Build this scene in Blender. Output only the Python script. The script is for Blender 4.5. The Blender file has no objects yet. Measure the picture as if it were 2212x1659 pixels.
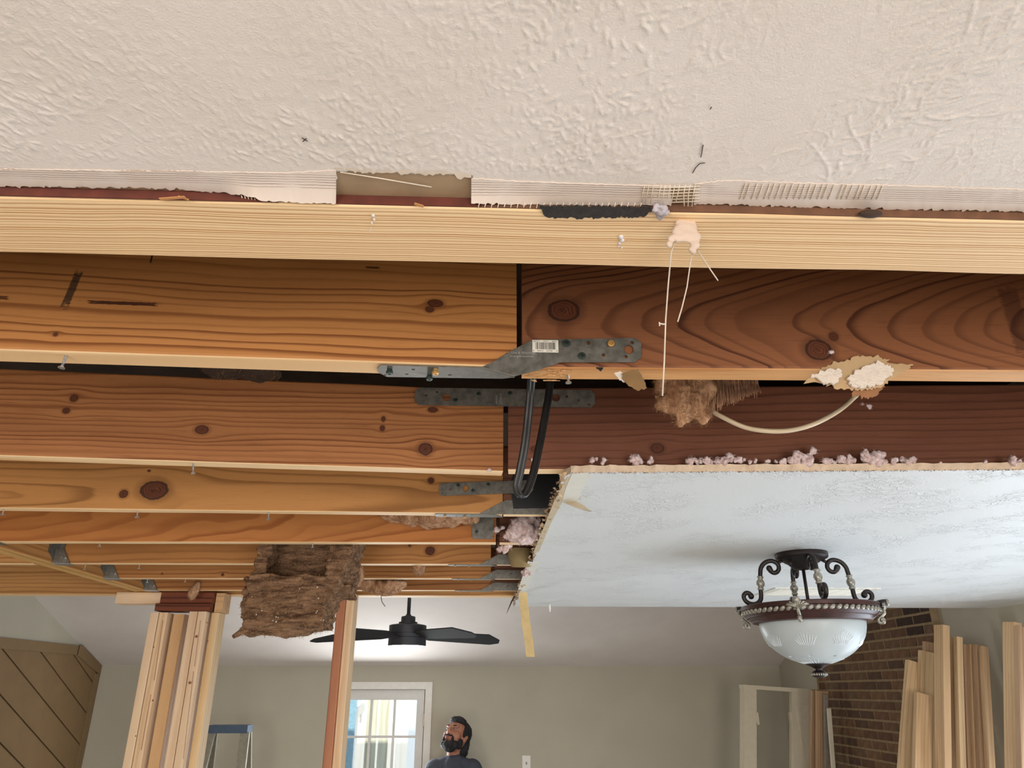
import bpy, bmesh, math, random
import numpy as np
from mathutils import Vector, Matrix, noise as mnoise

random.seed(7); RNG = np.random.default_rng(7)
R = math.radians
scene = bpy.context.scene
COL = scene.collection
Z0 = 2.02          # height of the camera above the floor; shapes below are laid out relative to the camera

# ------------------------------------------------------------------ camera
F_PX, PITCH, YAW = 1570.0, R(22.75), R(2.28)
cd = bpy.data.cameras.new('camera'); cam = bpy.data.objects.new('camera', cd); COL.objects.link(cam)
cd.sensor_fit = 'HORIZONTAL'; cd.sensor_width = 36.0; cd.lens = F_PX / 2212 * 36
cd.clip_start = 0.02; cd.clip_end = 200
cam.location = (0, 0, Z0); cam.rotation_euler = (R(90) + PITCH, 0, -YAW)
scene.camera = cam

# ------------------------------------------------------------------ world, sun, daylight at the windows, exposure
w = bpy.data.worlds.new('sky'); scene.world = w; w.use_nodes = True
wn = w.node_tree; wn.nodes.clear()
bg = wn.nodes.new('ShaderNodeBackground'); wo = wn.nodes.new('ShaderNodeOutputWorld')
sk = wn.nodes.new('ShaderNodeTexSky'); sk.sky_type = 'NISHITA'; sk.sun_disc = False; sk.sun_elevation = R(52); sk.sun_rotation = R(180)
wn.links.new(sk.outputs[0], bg.inputs[0]); bg.inputs[1].default_value = 0.35
wn.links.new(bg.outputs[0], wo.inputs[0])
def light(name, kind, loc, rot, energy, color, size=None):
    ld = bpy.data.lights.new(name, kind); o = bpy.data.objects.new(name, ld); COL.objects.link(o)
    o.location = (loc[0], loc[1], loc[2] + Z0); o.rotation_euler = rot
    ld.energy = energy; ld.color = color
    if kind == 'AREA': ld.shape = 'RECTANGLE'; ld.size, ld.size_y = size
    if kind == 'SUN': ld.angle = R(0.6)
    return o
light('sun', 'SUN', (0, -8, 8), (R(40), 0, R(-8)), 5.0, (1.0, 0.95, 0.86))
# fill lamps at two added rear windows, unseen; daylight at the side window
light('rear_fill_left', 'AREA', (-1.75, -3.05, -0.75), (R(90), 0, R(0)), 72, (1.0, 0.975, 0.965), (1.9, 1.9))
light('rear_fill_right', 'AREA', (1.35, -3.05, -0.75), (R(90), 0, R(0)), 72, (1.0, 0.975, 0.965), (1.9, 1.9))
light('daylight_side', 'AREA', (2.68, 2.22, -1.0), (R(90), 0, R(90)), 62, (0.76, 0.88, 1.0), (2.9, 1.25))
light('daylight_door', 'AREA', (-.895, 7.12, -.75), (R(90), 0, R(180)), 42, (0.92, 0.97, 1.0), (.7, 1.4))
scene.view_settings.view_transform = 'Standard'; scene.view_settings.look = 'None'
scene.view_settings.gamma = 1.0; scene.view_settings.use_curve_mapping = False
scene.view_settings.exposure = 0.21

scene.cycles.max_bounces = 5; scene.cycles.diffuse_bounces = 3; scene.cycles.glossy_bounces = 3; scene.cycles.adaptive_threshold = .05

# ------------------------------------------------------------------ helpers
def ray(x, y):
    cp, sp, cy, sy = math.cos(PITCH), math.sin(PITCH), math.cos(YAW), math.sin(YAW)
    fw = Vector((sy * cp, cy * cp, sp)); rt = Vector((cy, -sy, 0)); up = rt.cross(fw)
    return fw + rt * ((x - 1106) / F_PX) - up * ((y - 829.5) / F_PX)
def at(x, y, X=None, Y=None, Z=None):
    d = ray(x, y)
    k = X / d.x if X is not None else Y / d.y if Y is not None else Z / d.z
    return d * k

def lin(h):
    h = h.lstrip('#'); c = [int(h[i:i + 2], 16) / 255 for i in (0, 2, 4)]
    return tuple(v / 12.92 if v <= .04045 else ((v + .055) / 1.055) ** 2.4 for v in c)

class S:                                   # a node socket with arithmetic
    def __init__(s, nt, o): s.nt, s.o = nt, o
    def m(s, op, *a, clamp=False):
        n = s.nt.nodes.new('ShaderNodeMath'); n.operation = op; n.use_clamp = clamp
        for i, v in enumerate((s,) + a):
            if isinstance(v, S): s.nt.links.new(v.o, n.inputs[i])
            else: n.inputs[i].default_value = v
        return S(s.nt, n.outputs[0])
    def __add__(s, b): return s.m('ADD', b)
    def __sub__(s, b): return s.m('SUBTRACT', b)
    def __mul__(s, b): return s.m('MULTIPLY', b)
    def __truediv__(s, b): return s.m('DIVIDE', b)
    def sqrt(s): return s.m('SQRT')
    def exp(s): return s.m('EXPONENT')
    def abs(s): return s.m('ABSOLUTE')
    def fract(s): return s.m('FRACT')
    def pow(s, b): return s.m('POWER', b)
    def mx(s, b): return s.m('MAXIMUM', b)
    def mn(s, b): return s.m('MINIMUM', b)
    def sm(s, a, b, lo=0., hi=1.):         # smooth step
        n = s.nt.nodes.new('ShaderNodeMapRange'); n.interpolation_type = 'SMOOTHSTEP'
        s.nt.links.new(s.o, n.inputs[0])
        for i, v in enumerate((a, b, lo, hi)): n.inputs[1 + i].default_value = v
        return S(s.nt, n.outputs[0])
class Mat:
    def __init__(s, name):
        s.m = bpy.data.materials.new(name); s.m.use_nodes = True; s.nt = s.m.node_tree
        s.b = s.nt.nodes['Principled BSDF']
    def co(s, kind='Object'):
        t = s.nt.nodes.new('ShaderNodeTexCoord'); s.vec = t.outputs[kind]
        sp = s.nt.nodes.new('ShaderNodeSeparateXYZ'); s.nt.links.new(s.vec, sp.inputs[0])
        return [S(s.nt, o) for o in sp.outputs]
    def comb(s, x, y, z):
        n = s.nt.nodes.new('ShaderNodeCombineXYZ')
        for i, v in enumerate((x, y, z)):
            if isinstance(v, S): s.nt.links.new(v.o, n.inputs[i])
            else: n.inputs[i].default_value = v
        return n.outputs[0]
    def noise(s, vec, scale, detail=2., rough=.5, dist=0.):
        n = s.nt.nodes.new('ShaderNodeTexNoise'); s.nt.links.new(vec, n.inputs['Vector'])
        n.inputs['Scale'].default_value = scale; n.inputs['Detail'].default_value = detail
        n.inputs['Roughness'].default_value = rough; n.inputs['Distortion'].default_value = dist
        return S(s.nt, n.outputs[0])
    def vor(s, vec, scale, feature='F1'):
        n = s.nt.nodes.new('ShaderNodeTexVoronoi'); n.feature = feature; s.nt.links.new(vec, n.inputs['Vector'])
        n.inputs['Scale'].default_value = scale; return S(s.nt, n.outputs['Distance'])
    def mix(s, f, a, b):
        n = s.nt.nodes.new('ShaderNodeMix'); n.data_type = 'RGBA'
        for i, v in ((0, f), (6, a), (7, b)):
            if isinstance(v, S): s.nt.links.new(v.o, n.inputs[i])
            elif isinstance(v, bpy.types.NodeSocket): s.nt.links.new(v, n.inputs[i])
            elif i == 0: n.inputs[0].default_value = v
            else: n.inputs[i].default_value = (*v, 1)
        return n.outputs[2]
    def set(s, name, v):
        i = s.b.inputs[name]
        if isinstance(v, S): s.nt.links.new(v.o, i)
        elif isinstance(v, bpy.types.NodeSocket): s.nt.links.new(v, i)
        elif isinstance(v, tuple) and len(v) == 3: i.default_value = (*v, 1)
        else: i.default_value = v
    def bump(s, h, dist, strength=1.):
        n = s.nt.nodes.new('ShaderNodeBump'); n.inputs['Distance'].default_value = dist; n.inputs['Strength'].default_value = strength
        s.nt.links.new(h.o, n.inputs['Height']); s.nt.links.new(n.outputs[0], s.b.inputs['Normal'])

def plain(name, col, rough=.6, metal=0., var=.12, scale=30., bump=0., bscale=120., spec=.5):
    k = Mat(name); k.co(); c = lin(col) if isinstance(col, str) else col
    n = k.noise(k.vec, scale, 3.)
    k.set('Base Color', k.mix(n.sm(.25, .75), tuple(v * (1 - var) for v in c), tuple(min(1, v * (1 + var)) for v in c)))
    k.set('Roughness', rough); k.set('Metallic', metal); k.set('Specular IOR Level', spec)
    if bump: k.bump(k.noise(k.vec, bscale, 3.), bump)
    return k.m

def wood(name, light, dark, yc=.05, zc=.25, freq=55., taper=0., wob=.012, knots=(), streaks=(), sharp=.55, fine=.12, tone=.12, seed=0., rough=.62, wscale=1., amount=1., sq=0.):
    """growth rings of a log around an axis beside the board (local x runs along the board), bent around knots"""
    k = Mat(name); x, y, z = k.co(); xs = x + seed
    L, D = lin(light), lin(dark)
    if name.startswith('pine_') and name not in ('pine_plate', 'pine_raw_underside'):      # joist and beam faces made darker and browner
        L = (L[0] * .84, L[1] * .80, L[2] * .86); D = (D[0] * .80, D[1] * .78, D[2] * .85)
    zz = z
    kd = []
    for (kx, kz, rx, rz) in knots:
        dx = (x - kx) / rx; dz = (z - kz) / rz
        d2 = dx * dx + dz * dz
        dxw = (x - kx) / (rx * 3.4); dzw = (z - kz) / (rz * 2.3)
        e = ((dxw * dxw + dzw * dzw) * -1.).exp()
        zz = zz - (z - kz) * e * .93
        kd.append(d2)
    nv = k.comb(xs * 2.2 * wscale, y * 9., z * 9.)
    n1 = k.noise(nv, 1., 2., .5) - .5
    nv2 = k.comb(xs * 9., y * 40., z * 40.)
    n2 = k.noise(nv2, 1., 2., .6) - .5
    dy = y - yc; dz = zz - zc
    r = (dy * dy + dz * dz).sqrt() + xs * taper + n1 * wob + n2 * (wob * .08)
    t = r * r * sq if sq else r * freq
    t = t + (k.noise(k.comb(t * .33, seed * 1.7, 0.), 1., 1.) - .5) * 2.2
    vary = k.noise(k.comb(r * (freq * .9), 0., seed), 1., 0.)     # rings differ in strength
    p = t.fract()
    late = p.sm(sharp - .12, .88).pow(1.4) * p.sm(.91, 1.0, 1., 0.) * vary.sm(.25, .7, .3, 1.)
    fib = k.noise(k.comb(xs * 14., y * 420., z * 420.), 1., 3., .65)
    big = k.noise(k.comb(xs * 1.6, y * 12., z * 12.), 1.3, 2.)
    c = k.mix(late * amount, L, D)
    dk = tuple(v * (1 - tone * 2) for v in D)
    c = k.mix(big.sm(.35, .8) * (tone * 3.), c, dk)
    c = k.mix(fib.sm(.52, .8) * (fine * 3.), c, tuple(v * .8 for v in D))
    for d2 in kd:
        edge = k.noise(k.comb(x * 90., y * 20., z * 90.), 1., 2.)
        q = d2 + (edge - .5) * .5
        halo = q.sm(1.0, 3.2, 1., 0.)
        c = k.mix(halo * .5, c, tuple(v * .75 for v in D))
        ring = (q.sqrt() * 5.).fract().sm(.2, .9)
        kc = k.mix(ring, lin('#4a2413'), lin('#6b3a20'))
        c = k.mix(q.sm(.8, 1.05, 1., 0.), c, kc)
        c = k.mix(q.sm(.72, .9) * q.sm(1.0, 1.2, 1., 0.) * .8, c, lin('#1f0f08'))
    for (sx, sz, hx, hz, slope, colr, op) in streaks:
        dx = ((x - sx) - (z - sz) * slope).abs() / hx; dz = (z - sz).abs() / hz
        g = k.noise(k.comb(x * 120., 0., z * 400.), 1., 2.)
        q = dx.mx(dz) + (g - .5) * .9
        c = k.mix(q.sm(.7, 1.05, 1., 0.) * op, c, lin(colr))
    k.set('Base Color', c); k.set('Roughness', rough); k.set('Specular IOR Level', .3)
    k.bump(fib * .4 + late, .0006, .5)
    return k.m

def tag(o, label=None, cat=None, group=None, kind=None):
    for key, v in (('label', label), ('category', cat), ('group', group), ('kind', kind)):
        if v: o[key] = v
    return o
def empty(name, loc, label=None, cat=None, group=None, rz=0., kind=None):
    o = bpy.data.objects.new(name, None); COL.objects.link(o); o.empty_display_size = .05
    o.location = (loc[0], loc[1], loc[2] + Z0); o.rotation_euler.z = rz
    return tag(o, label, cat, group, kind)

class MB:
    """mesh builder, points given in camera-relative coordinates"""
    def __init__(s): s.v, s.f, s.mi, s.M = [], [], [], None
    def add(s, vs, fs, mi=0):
        n = len(s.v)
        s.v += [s.M @ Vector(p) if s.M else Vector(p) for p in vs]
        s.f += [[i + n for i in f] for f in fs]; s.mi += [mi] * len(fs); return s
    def box(s, a, b, mi=0):
        (x0, y0, z0), (x1, y1, z1) = a, b
        return s.add([(x0, y0, z0), (x1, y0, z0), (x1, y1, z0), (x0, y1, z0), (x0, y0, z1), (x1, y0, z1), (x1, y1, z1), (x0, y1, z1)],
                     [(0, 3, 2, 1), (4, 5, 6, 7), (0, 1, 5, 4), (1, 2, 6, 5), (2, 3, 7, 6), (3, 0, 4, 7)], mi)
    def bar(s, p, q, wd, ht, up=(0, 0, 1), mi=0):      # box along p-q
        p, q = Vector(p), Vector(q); d = (q - p); L = d.length; d.normalize()
        sd = d.cross(Vector(up)); sd = sd.normalized() if sd.length > 1e-6 else Vector((1, 0, 0)); u = sd.cross(d)
        c = [sd * (i * wd / 2) + u * (j * ht / 2) for i, j in ((-1, -1), (1, -1), (1, 1), (-1, 1))]
        return s.add([p + k for k in c] + [q + k for k in c], [(0, 1, 2, 3), (7, 6, 5, 4), (0, 4, 5, 1), (1, 5, 6, 2), (2, 6, 7, 3), (3, 7, 4, 0)], mi)
    def tube(s, path, r, seg=10, cap=True, flat=1., mi=0):
        P = [Vector(p) for p in path]; n = len(P); rr = r if isinstance(r, (list, tuple)) else [r] * n
        T = [(P[min(i + 1, n - 1)] - P[max(i - 1, 0)]).normalized() for i in range(n)]
        a = Vector((0, 0, 1)) if abs(T[0].z) < .9 else Vector((0, 1, 0))
        U = T[0].cross(a).normalized(); vs, fs = [], []
        for i in range(n):
            U = (U - T[i] * U.dot(T[i])).normalized(); W = T[i].cross(U)
            for j in range(seg):
                an = 2 * math.pi * j / seg
                vs.append(P[i] + (U * math.cos(an) + W * math.sin(an) * flat) * rr[i])
        for i in range(n - 1):
            for j in range(seg):
                k = (j + 1) % seg
                fs.append((i * seg + j, i * seg + k, (i + 1) * seg + k, (i + 1) * seg + j))
        if cap: fs += [tuple(range(seg))[::-1], tuple((n - 1) * seg + j for j in range(seg))]
        return s.add(vs, fs, mi)
    def lathe(s, prof, c=(0, 0, 0), seg=48, close=False, mi=0):
        c = Vector(c); n = len(prof); vs, fs = [], []
        for (r, z) in prof:
            for j in range(seg):
                an = 2 * math.pi * j / seg; vs.append(c + Vector((r * math.cos(an), r * math.sin(an), z)))
        for i in range(n - 1 if not close else n):
            for j in range(seg):
                k = (j + 1) % seg; i2 = (i + 1) % n
                fs.append((i * seg + j, i * seg + k, i2 * seg + k, i2 * seg + j))
        return s.add(vs, fs, mi)
    def sphere(s, c, r, seg=12, rings=8, mi=0):
        c = Vector(c); r = r if isinstance(r, (tuple, list)) else (r, r, r); vs, fs = [], []
        for i in range(rings + 1):
            a = math.pi * i / rings
            for j in range(seg):
                b = 2 * math.pi * j / seg
                vs.append(c + Vector((r[0] * math.sin(a) * math.cos(b), r[1] * math.sin(a) * math.sin(b), r[2] * math.cos(a))))
        for i in range(rings):
            for j in range(seg):
                k = (j + 1) % seg; fs.append((i * seg + j, (i + 1) * seg + j, (i + 1) * seg + k, i * seg + k))
        return s.add(vs, fs, mi)
    def prism(s, outline, off, mi=0):       # outline of 3-D points, extruded by a vector
        n = len(outline); off = Vector(off); o = [Vector(p) for p in outline]
        fs = [tuple(range(n)), tuple(range(2 * n - 1, n - 1, -1))] + [(i, i + n, (i + 1) % n + n, (i + 1) % n) for i in range(n)]
        return s.add(o + [p + off for p in o], fs, mi)
    def build(s, name, mat, parent=None, origin=None, smooth=False, local=False, merge=False):
        """local=True: points are already in the parent's (or the object's own) space"""
        if origin is None:
            lo = Vector([min(v[i] for v in s.v) for i in range(3)]); hi = Vector([max(v[i] for v in s.v) for i in range(3)])
            origin = Vector(((lo.x + hi.x) / 2, (lo.y + hi.y) / 2, (lo.z + hi.z) / 2))
        origin = Vector(origin)
        me = bpy.data.meshes.new(name); me.from_pydata([tuple(v - origin) for v in s.v], [], s.f)
        mats = mat if isinstance(mat, (list, tuple)) else [mat]
        for m in mats: me.materials.append(m)
        if len(mats) > 1: me.polygons.foreach_set('material_index', s.mi)
        bm = bmesh.new(); bm.from_mesh(me)
        if merge: bmesh.ops.remove_doubles(bm, verts=bm.verts, dist=1e-5)
        bmesh.ops.recalc_face_normals(bm, faces=bm.faces); bm.to_mesh(me); bm.free()
        if smooth:
            me.polygons.foreach_set('use_smooth', [True] * len(me.polygons))
            if smooth is not True: me.set_sharp_from_angle(angle=R(smooth))
        o = bpy.data.objects.new(name, me); COL.objects.link(o)
        if local: o.location = origin
        else: o.location = origin + Vector((0, 0, Z0))
        if parent:
            o.parent = parent
            if not local:
                pw = parent.matrix_basis if not parent.parent else parent.parent.matrix_basis @ parent.matrix_basis
                o.matrix_basis = pw.inverted() @ o.matrix_basis
        return o

def lumber_mesh(name, L, t, wd, mats, bev=.003, seed=0, segs=24, rag=.0006):
    """a sawn board: local x along, y thickness, z width; underside takes the second material"""
    prof = []
    for cy, cz, a0 in ((t / 2 - bev, wd / 2 - bev, 0), (-t / 2 + bev, wd / 2 - bev, 90), (-t / 2 + bev, -wd / 2 + bev, 180), (t / 2 - bev, -wd / 2 + bev, 270)):
        for a in (0, 45, 90): prof.append((cy + bev * math.cos(R(a0 + a)), cz + bev * math.sin(R(a0 + a))))
    n = len(prof); vs, fs, mi = [], [], []
    for i in range(segs + 1):
        x = -L / 2 + L * i / segs
        for (y, z) in prof:
            k = mnoise.noise(Vector((x * 6 + seed * 3.1, y * 30, z * 30))) * rag
            vs.append((x, y + k * (1 if y > 0 else -1), z + k * (1 if z > 0 else -1)))
    for i in range(segs):
        for j in range(n):
            q = (j + 1) % n; fs.append((i * n + j, (i + 1) * n + j, (i + 1) * n + q, i * n + q))
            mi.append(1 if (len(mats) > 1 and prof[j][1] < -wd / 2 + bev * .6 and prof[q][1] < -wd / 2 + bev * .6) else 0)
    fs += [tuple(range(n)), tuple(segs * n + j for j in range(n))[::-1]]; mi += [0, 0]
    me = bpy.data.meshes.new(name); me.from_pydata(vs, [], fs)
    for m in mats: me.materials.append(m)
    me.polygons.foreach_set('material_index', mi)
    bm = bmesh.new(); bm.from_mesh(me); bmesh.ops.recalc_face_normals(bm, faces=bm.faces); bm.to_mesh(me); bm.free()
    return me
def frame(c, xa, za):
    xa = Vector(xa).normalized(); za = Vector(za); za = (za - xa * za.dot(xa)).normalized(); ya = za.cross(xa)
    M = Matrix((xa, ya, za)).transposed().to_4x4(); M.translation = Vector(c); return M
def put(name, me, M, parent=None):
    o = bpy.data.objects.new(name, me); COL.objects.link(o)
    Mw = Matrix.Translation((0, 0, Z0)) @ M
    if parent: o.parent = parent; Mw = parent.matrix_basis.inverted() @ Mw
    o.matrix_basis = Mw; return o
def on_face(M, t, px, py):                  # where a sight line meets the front face of a board -> its local x, z
    Mi = M.inverted(); o = Mi @ Vector((0, 0, 0)); d = Mi.to_3x3() @ ray(px, py)
    k = (-t / 2 - o.y) / d.y; p = o + d * k; return p.x, p.z

# ------------------------------------------------------------------ materials of the setting
XL, XR, YB, YF = -3.453, 2.791, 7.2, -3.2
H = 0.42                       # underside of the ceiling joists above the camera
ZF = -Z0
WALL = plain('greige_wall_paint', '#B9B3A2', .7, var=.03, scale=3., bump=.0006, bscale=260., spec=.3)
WHITE = plain('white_trim_paint', '#E6E3DC', .45, var=.03)
VAULT = plain('vault_ceiling_paint', '#E2DAD4', .8, var=.03, scale=4., bump=.0005, bscale=200., spec=.2)
DARK = plain('attic_sheathing', '#3a2a1e', .9, var=.3, scale=6.)
PAPER = plain('brown_gypsum_paper', '#A5896A', .85, var=.08, scale=40., bump=.0002)
GYP = plain('gypsum_core', '#DCC3A8', .9, var=.08, scale=60., bump=.0008, bscale=300.)
k = Mat('floor_planks'); x, y, z = k.co()
row = (y * 6.).fract(); seam = row.sm(.0, .03) * row.sm(.97, 1., 1., 0.)
g = k.noise(k.comb(x * 2., y * 60., 0.), 1., 3.)
k.set('Base Color', k.mix(seam, lin('#5d4a38'), k.mix(g, lin('#B3AA9E'), lin('#A1988C')))); k.set('Roughness', .5)
FLOOR = k.m

def struct(mb, name, mat, **kw):
    return tag(mb.build(name, mat, **kw), kind='structure')
struct(MB().box((XL - .15, YF - .15, ZF - .1), (XR + .15, YB + .15, ZF)), 'floor', FLOOR)
struct(MB().box((XL - .12, YF - .12, ZF), (XL, YB + .12, 1.95)), 'wall_left', WALL)
# right wall with the side window opening
wy0, wy1, wz0, wz1 = .72, 3.72, -1.68, -.32
m = MB(); m.box((XR, YF - .12, ZF), (XR + .12, wy0, 1.95)); m.box((XR, wy1, ZF), (XR + .12, YB + .12, 1.95))
m.box((XR, wy0, ZF), (XR + .12, wy1, wz0)); m.box((XR, wy0, wz1), (XR + .12, wy1, 1.95))
WR = struct(m, 'wall_right', WALL)
# far wall with the door opening
dxl, dxr, dtop = -1.29, -.50, -.005
m = MB(); m.box((XL, YB, ZF), (dxl, YB + .12, 1.95)); m.box((dxr, YB, ZF), (XR, YB + .12, 1.95)); m.box((dxl, YB, dtop), (dxr, YB + .12, 1.95))
struct(m, 'wall_back', WALL)
# wall behind the camera, with two unseen windows added as light openings
m = MB(); ops = [(-2.75, -.75), (.35, 2.35)]; zz0, zz1 = -1.75, .22
xs = [XL, ops[0][0], ops[0][1], ops[1][0], ops[1][1], XR]
for i in (0, 2, 4): m.box((xs[i], YF - .12, ZF), (xs[i + 1], YF, 1.95))
for a, b in ops: m.box((a, YF - .12, ZF), (b, YF, zz0)); m.box((a, YF - .12, zz1), (b, YF, 1.95))
struct(m, 'wall_front', WALL)
def window(name, c0, c1, axis):
    e = empty(name, ((c0[0] + c1[0]) / 2, (c0[1] + c1[1]) / 2, c0[2]), kind='structure')
    f = .05
    def bx(u0, u1, v0, v1, nm):
        m = MB()
        if axis == 'x': m.box((u0, c0[1], v0), (u1, c1[1], v1))
        else: m.box((c0[0], u0, v0), (c1[0], u1, v1))
        m.build(nm, WHITE, e)
    u0, u1 = (c0[0], c1[0]) if axis == 'x' else (c0[1], c1[1])
    v0, v1 = c0[2], c1[2]; um, vm = (u0 + u1) / 2, (v0 + v1) / 2
    bx(u0, u0 + f, v0, v1, 'jamb'); bx(u1 - f, u1, v0, v1, 'jamb'); bx(u0 + f, u1 - f, v0, v0 + f, 'sill'); bx(u0 + f, u1 - f, v1 - f, v1, 'head')
    bx(um - .02, um + .02, v0 + f, v1 - f, 'mullion'); bx(u0 + f, um - .02, vm - .02, vm + .02, 'meeting_rail'); bx(um + .02, u1 - f, vm - .02, vm + .02, 'meeting_rail')
window('added_window_1', (ops[0][0], YF - .1, zz0), (ops[0][1], YF - .04, zz1), 'x')
window('added_window_2', (ops[1][0], YF - .1, zz0), (ops[1][1], YF - .04, zz1), 'x')
window('window_3', (XR + .04, wy0, wz0), (XR + .1, wy1, wz1), 'y')
# roof over the attic and the vaulted ceiling of the far room
struct(MB().box((XL - .12, YF - .12, 1.5), (XR + .12, 4.1, 1.56)), 'roof', DARK)
struct(MB().box((XL, 4.02, .46), (XR, 4.08, 1.5)), 'wall_attic', VAULT)
sl = .367; zv = .197
m = MB(); m.prism([(XL, YB, zv), (XL, 4.05, zv + sl * (YB - 4.05)), (XL, 4.05, zv + sl * (YB - 4.05) + .06), (XL, YB, zv + .06)], (XR - XL, 0, 0))
struct(m, 'ceiling_vault', VAULT)
struct(MB().box((XL, YF, .444), (XR, .20, .46)), 'ceiling_rear', plain('flat_ceiling_paint', '#E3DDD4', .85, var=.02))

# ------------------------------------------------------------------ lumber
PALE = ('#E9C489', '#C68F4C')
def joist(name, label, p0, p1, mat_fn, zb=H, h=.184, t=.038, group='ceiling joists', bottom=None, bev=.004, cat='joist', seed=0):
    p0, p1 = Vector((*p0, 0)), Vector((*p1, 0)); ax = (p1 - p0); L = ax.length; ax.normalize()
    nrm = Vector((-ax.y, ax.x, 0)); c = (p0 + p1) / 2 + nrm * (t / 2) + Vector((0, 0, zb + h / 2))
    M = frame(c, ax, (0, 0, 1))
    mats = [mat_fn(M, t)]
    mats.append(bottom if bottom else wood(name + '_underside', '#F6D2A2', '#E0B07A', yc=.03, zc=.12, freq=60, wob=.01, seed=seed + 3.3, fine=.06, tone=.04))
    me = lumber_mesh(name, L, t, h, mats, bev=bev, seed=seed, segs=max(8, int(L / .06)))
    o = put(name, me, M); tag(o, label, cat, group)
    return o, M
def K(M, t, lst):                            # knots given as (px, py, half width, half height) in metres
    return [(*on_face(M, t, a, b), rx, rz) for a, b, rx, rz in lst]

def j1l(M, t):
    a = on_face(M, t, 155, 625); b = on_face(M, t, 265, 655); c = on_face(M, t, 0, 643); d = on_face(M, t, 805, 578); e = on_face(M, t, 932, 658)
    return wood('pine_orange_a', '#CB8C4B', '#8F5323', yc=.055, zc=-.22, freq=78, taper=.01, wob=.030, knots=K(M, t, [(928, 668, .006, .005), (940, 655, .011, .006), (120, 722, .003, .003)]),
        streaks=[(a[0], a[1], .006, .031, .12, '#2b2018', .85), (b[0], b[1], .052, .003, -0.9, '#3a1708', .95), (c[0], c[1], .012, .003, 0, '#3a1708', .8), (d[0], d[1], .012, .002, 0, '#2a1408', .8)], seed=.3)
J1L, M1L = joist('ceiling_joist', 'orange pine ceiling joist with black marker dash, left of the twisted strap', (-1.55, .870), (.044, .936), j1l, t=.045, seed=1)
def j1r(M, t):
    c = on_face(M, t, 1990, 700); s = on_face(M, t, 2195, 690)
    return wood('pine_red_cathedral', '#96603A', '#5A3019', yc=.085, zc=c[1], freq=140, taper=-.14, wob=.016, wscale=.8,
        knots=K(M, t, [(1217, 671, .0225, .0175), (1768, 756, .0185, .0155), (1800, 727, .006, .006)]), sharp=.6,
        streaks=[(s[0], s[1], .016, .06, 0, '#4a2818', .6)], seed=1.7, tone=.1)
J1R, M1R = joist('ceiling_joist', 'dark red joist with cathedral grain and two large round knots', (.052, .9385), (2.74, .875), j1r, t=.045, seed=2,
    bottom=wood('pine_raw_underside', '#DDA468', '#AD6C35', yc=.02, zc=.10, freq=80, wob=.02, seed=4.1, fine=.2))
def j2l(M, t):
    return wood('pine_orange_b', '#BC7F49', '#854B22', yc=.05, zc=.13, freq=92, taper=.02, wob=.03, sharp=.45, fine=.22,
        knots=K(M, t, [(160, 860, .0075, .0075), (143, 887, .007, .006), (436, 928, .013, .009), (828, 905, .004, .006), (826, 925, .005, .006), (919, 970, .014, .013), (935, 885, .010, .006)]), seed=2.9)
J2L, M2L = joist('ceiling_joist', 'orange joist with scattered small knots, left of the long flat strap', (-1.55, 1.356), (.040, 1.474), j2l, seed=3)
J2R, M2R = joist('ceiling_joist', 'dark brown joist behind the hanging white cable', (.050, 1.462), (2.74, 1.30), lambda M, t: wood('pine_brown_c', '#85543A', '#573019', yc=.05, zc=.12, freq=70, taper=.01, wob=.02, fine=.25, amount=.6,
        knots=K(M, t, [(1420, 968, .013, .010), (1155, 970, .008, .006)]), seed=5.2), seed=4)
def j3l(M, t):
    return wood('pine_tan_d', '#CE9350', '#94602B', yc=.028, zc=-.06, freq=72, taper=.03, wob=.04, wscale=.7,
        knots=K(M, t, [(333, 1059, .034, .024), (267, 1067, .0105, .0105), (931, 1038, .008, .008), (322, 1017, .004, .003)]), sharp=.62, seed=6.4, amount=.8)
J3L, M3L = joist('ceiling_joist', 'tan joist with one large oval red knot near the left', (-1.55, 1.853), (.050, 1.872), j3l, seed=5)
J4L, M4L = joist('ceiling_joist', 'orange joist with flame-like wavy grain above the hanging insulation batt', (-1.55, 2.325), (.040, 2.280), lambda M, t: wood('pine_flame_e', '#C98442', '#A05A22', yc=.012, zc=.0, freq=30, taper=.16, wob=.10, wscale=1.4, sharp=.45, seed=8.8), seed=6)
J5L, M5L = joist('ceiling_joist', 'tan joist with one round dark knot right of the hanging batt', (-1.55, 2.745), (.030, 2.706), lambda M, t: wood('pine_tan_f', '#C98D4C', '#955A26', yc=.03, zc=-.01, freq=58, taper=.02, wob=.035,
        knots=K(M, t, [(929, 1190, .017, .015), (885, 1178, .005, .005)]), seed=10.1), seed=7)
J6L, M6L = joist('ceiling_joist', 'narrow-looking joist held by the middle metal hanger', (-1.55, 3.133), (.035, 3.078), lambda M, t: wood('pine_tan_g', '#C08648', '#8E5526', yc=.03, zc=.05, freq=55, taper=.01, wob=.02,
        knots=K(M, t, [(481, 1241, .006, .006), (350, 1239, .003, .003)]), seed=12.), seed=8)
J7L, M7L = joist('ceiling_joist', 'farthest left joist held by the hanger nearest the posts', (-1.55, 3.52), (.040, 3.468), lambda M, t: wood('pine_tan_h', '#B97E44', '#8A5224', yc=.03, zc=.05, freq=55, taper=.01, wob=.02, seed=13.6), seed=9)
BROWN = lambda nm, sd: (lambda M, t: wood(nm, '#7A5036', '#522C18', yc=.04, zc=.1, freq=60, wob=.02, seed=sd))
rights = [(3, 1.872, 1.80, 'short dark joist end behind the black cable loop'), (4, 2.283, 2.22, 'short dark joist end beside the pink insulation clump'), (5, 2.708, 2.66, 'short dark joist end beside the brown paper cup'),
          (6, 3.080, 3.05, 'short dark joist end with a strap, second from the far edge'), (7, 3.470, 3.45, 'short dark joist end nearest the hanging tape strip')]
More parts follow.
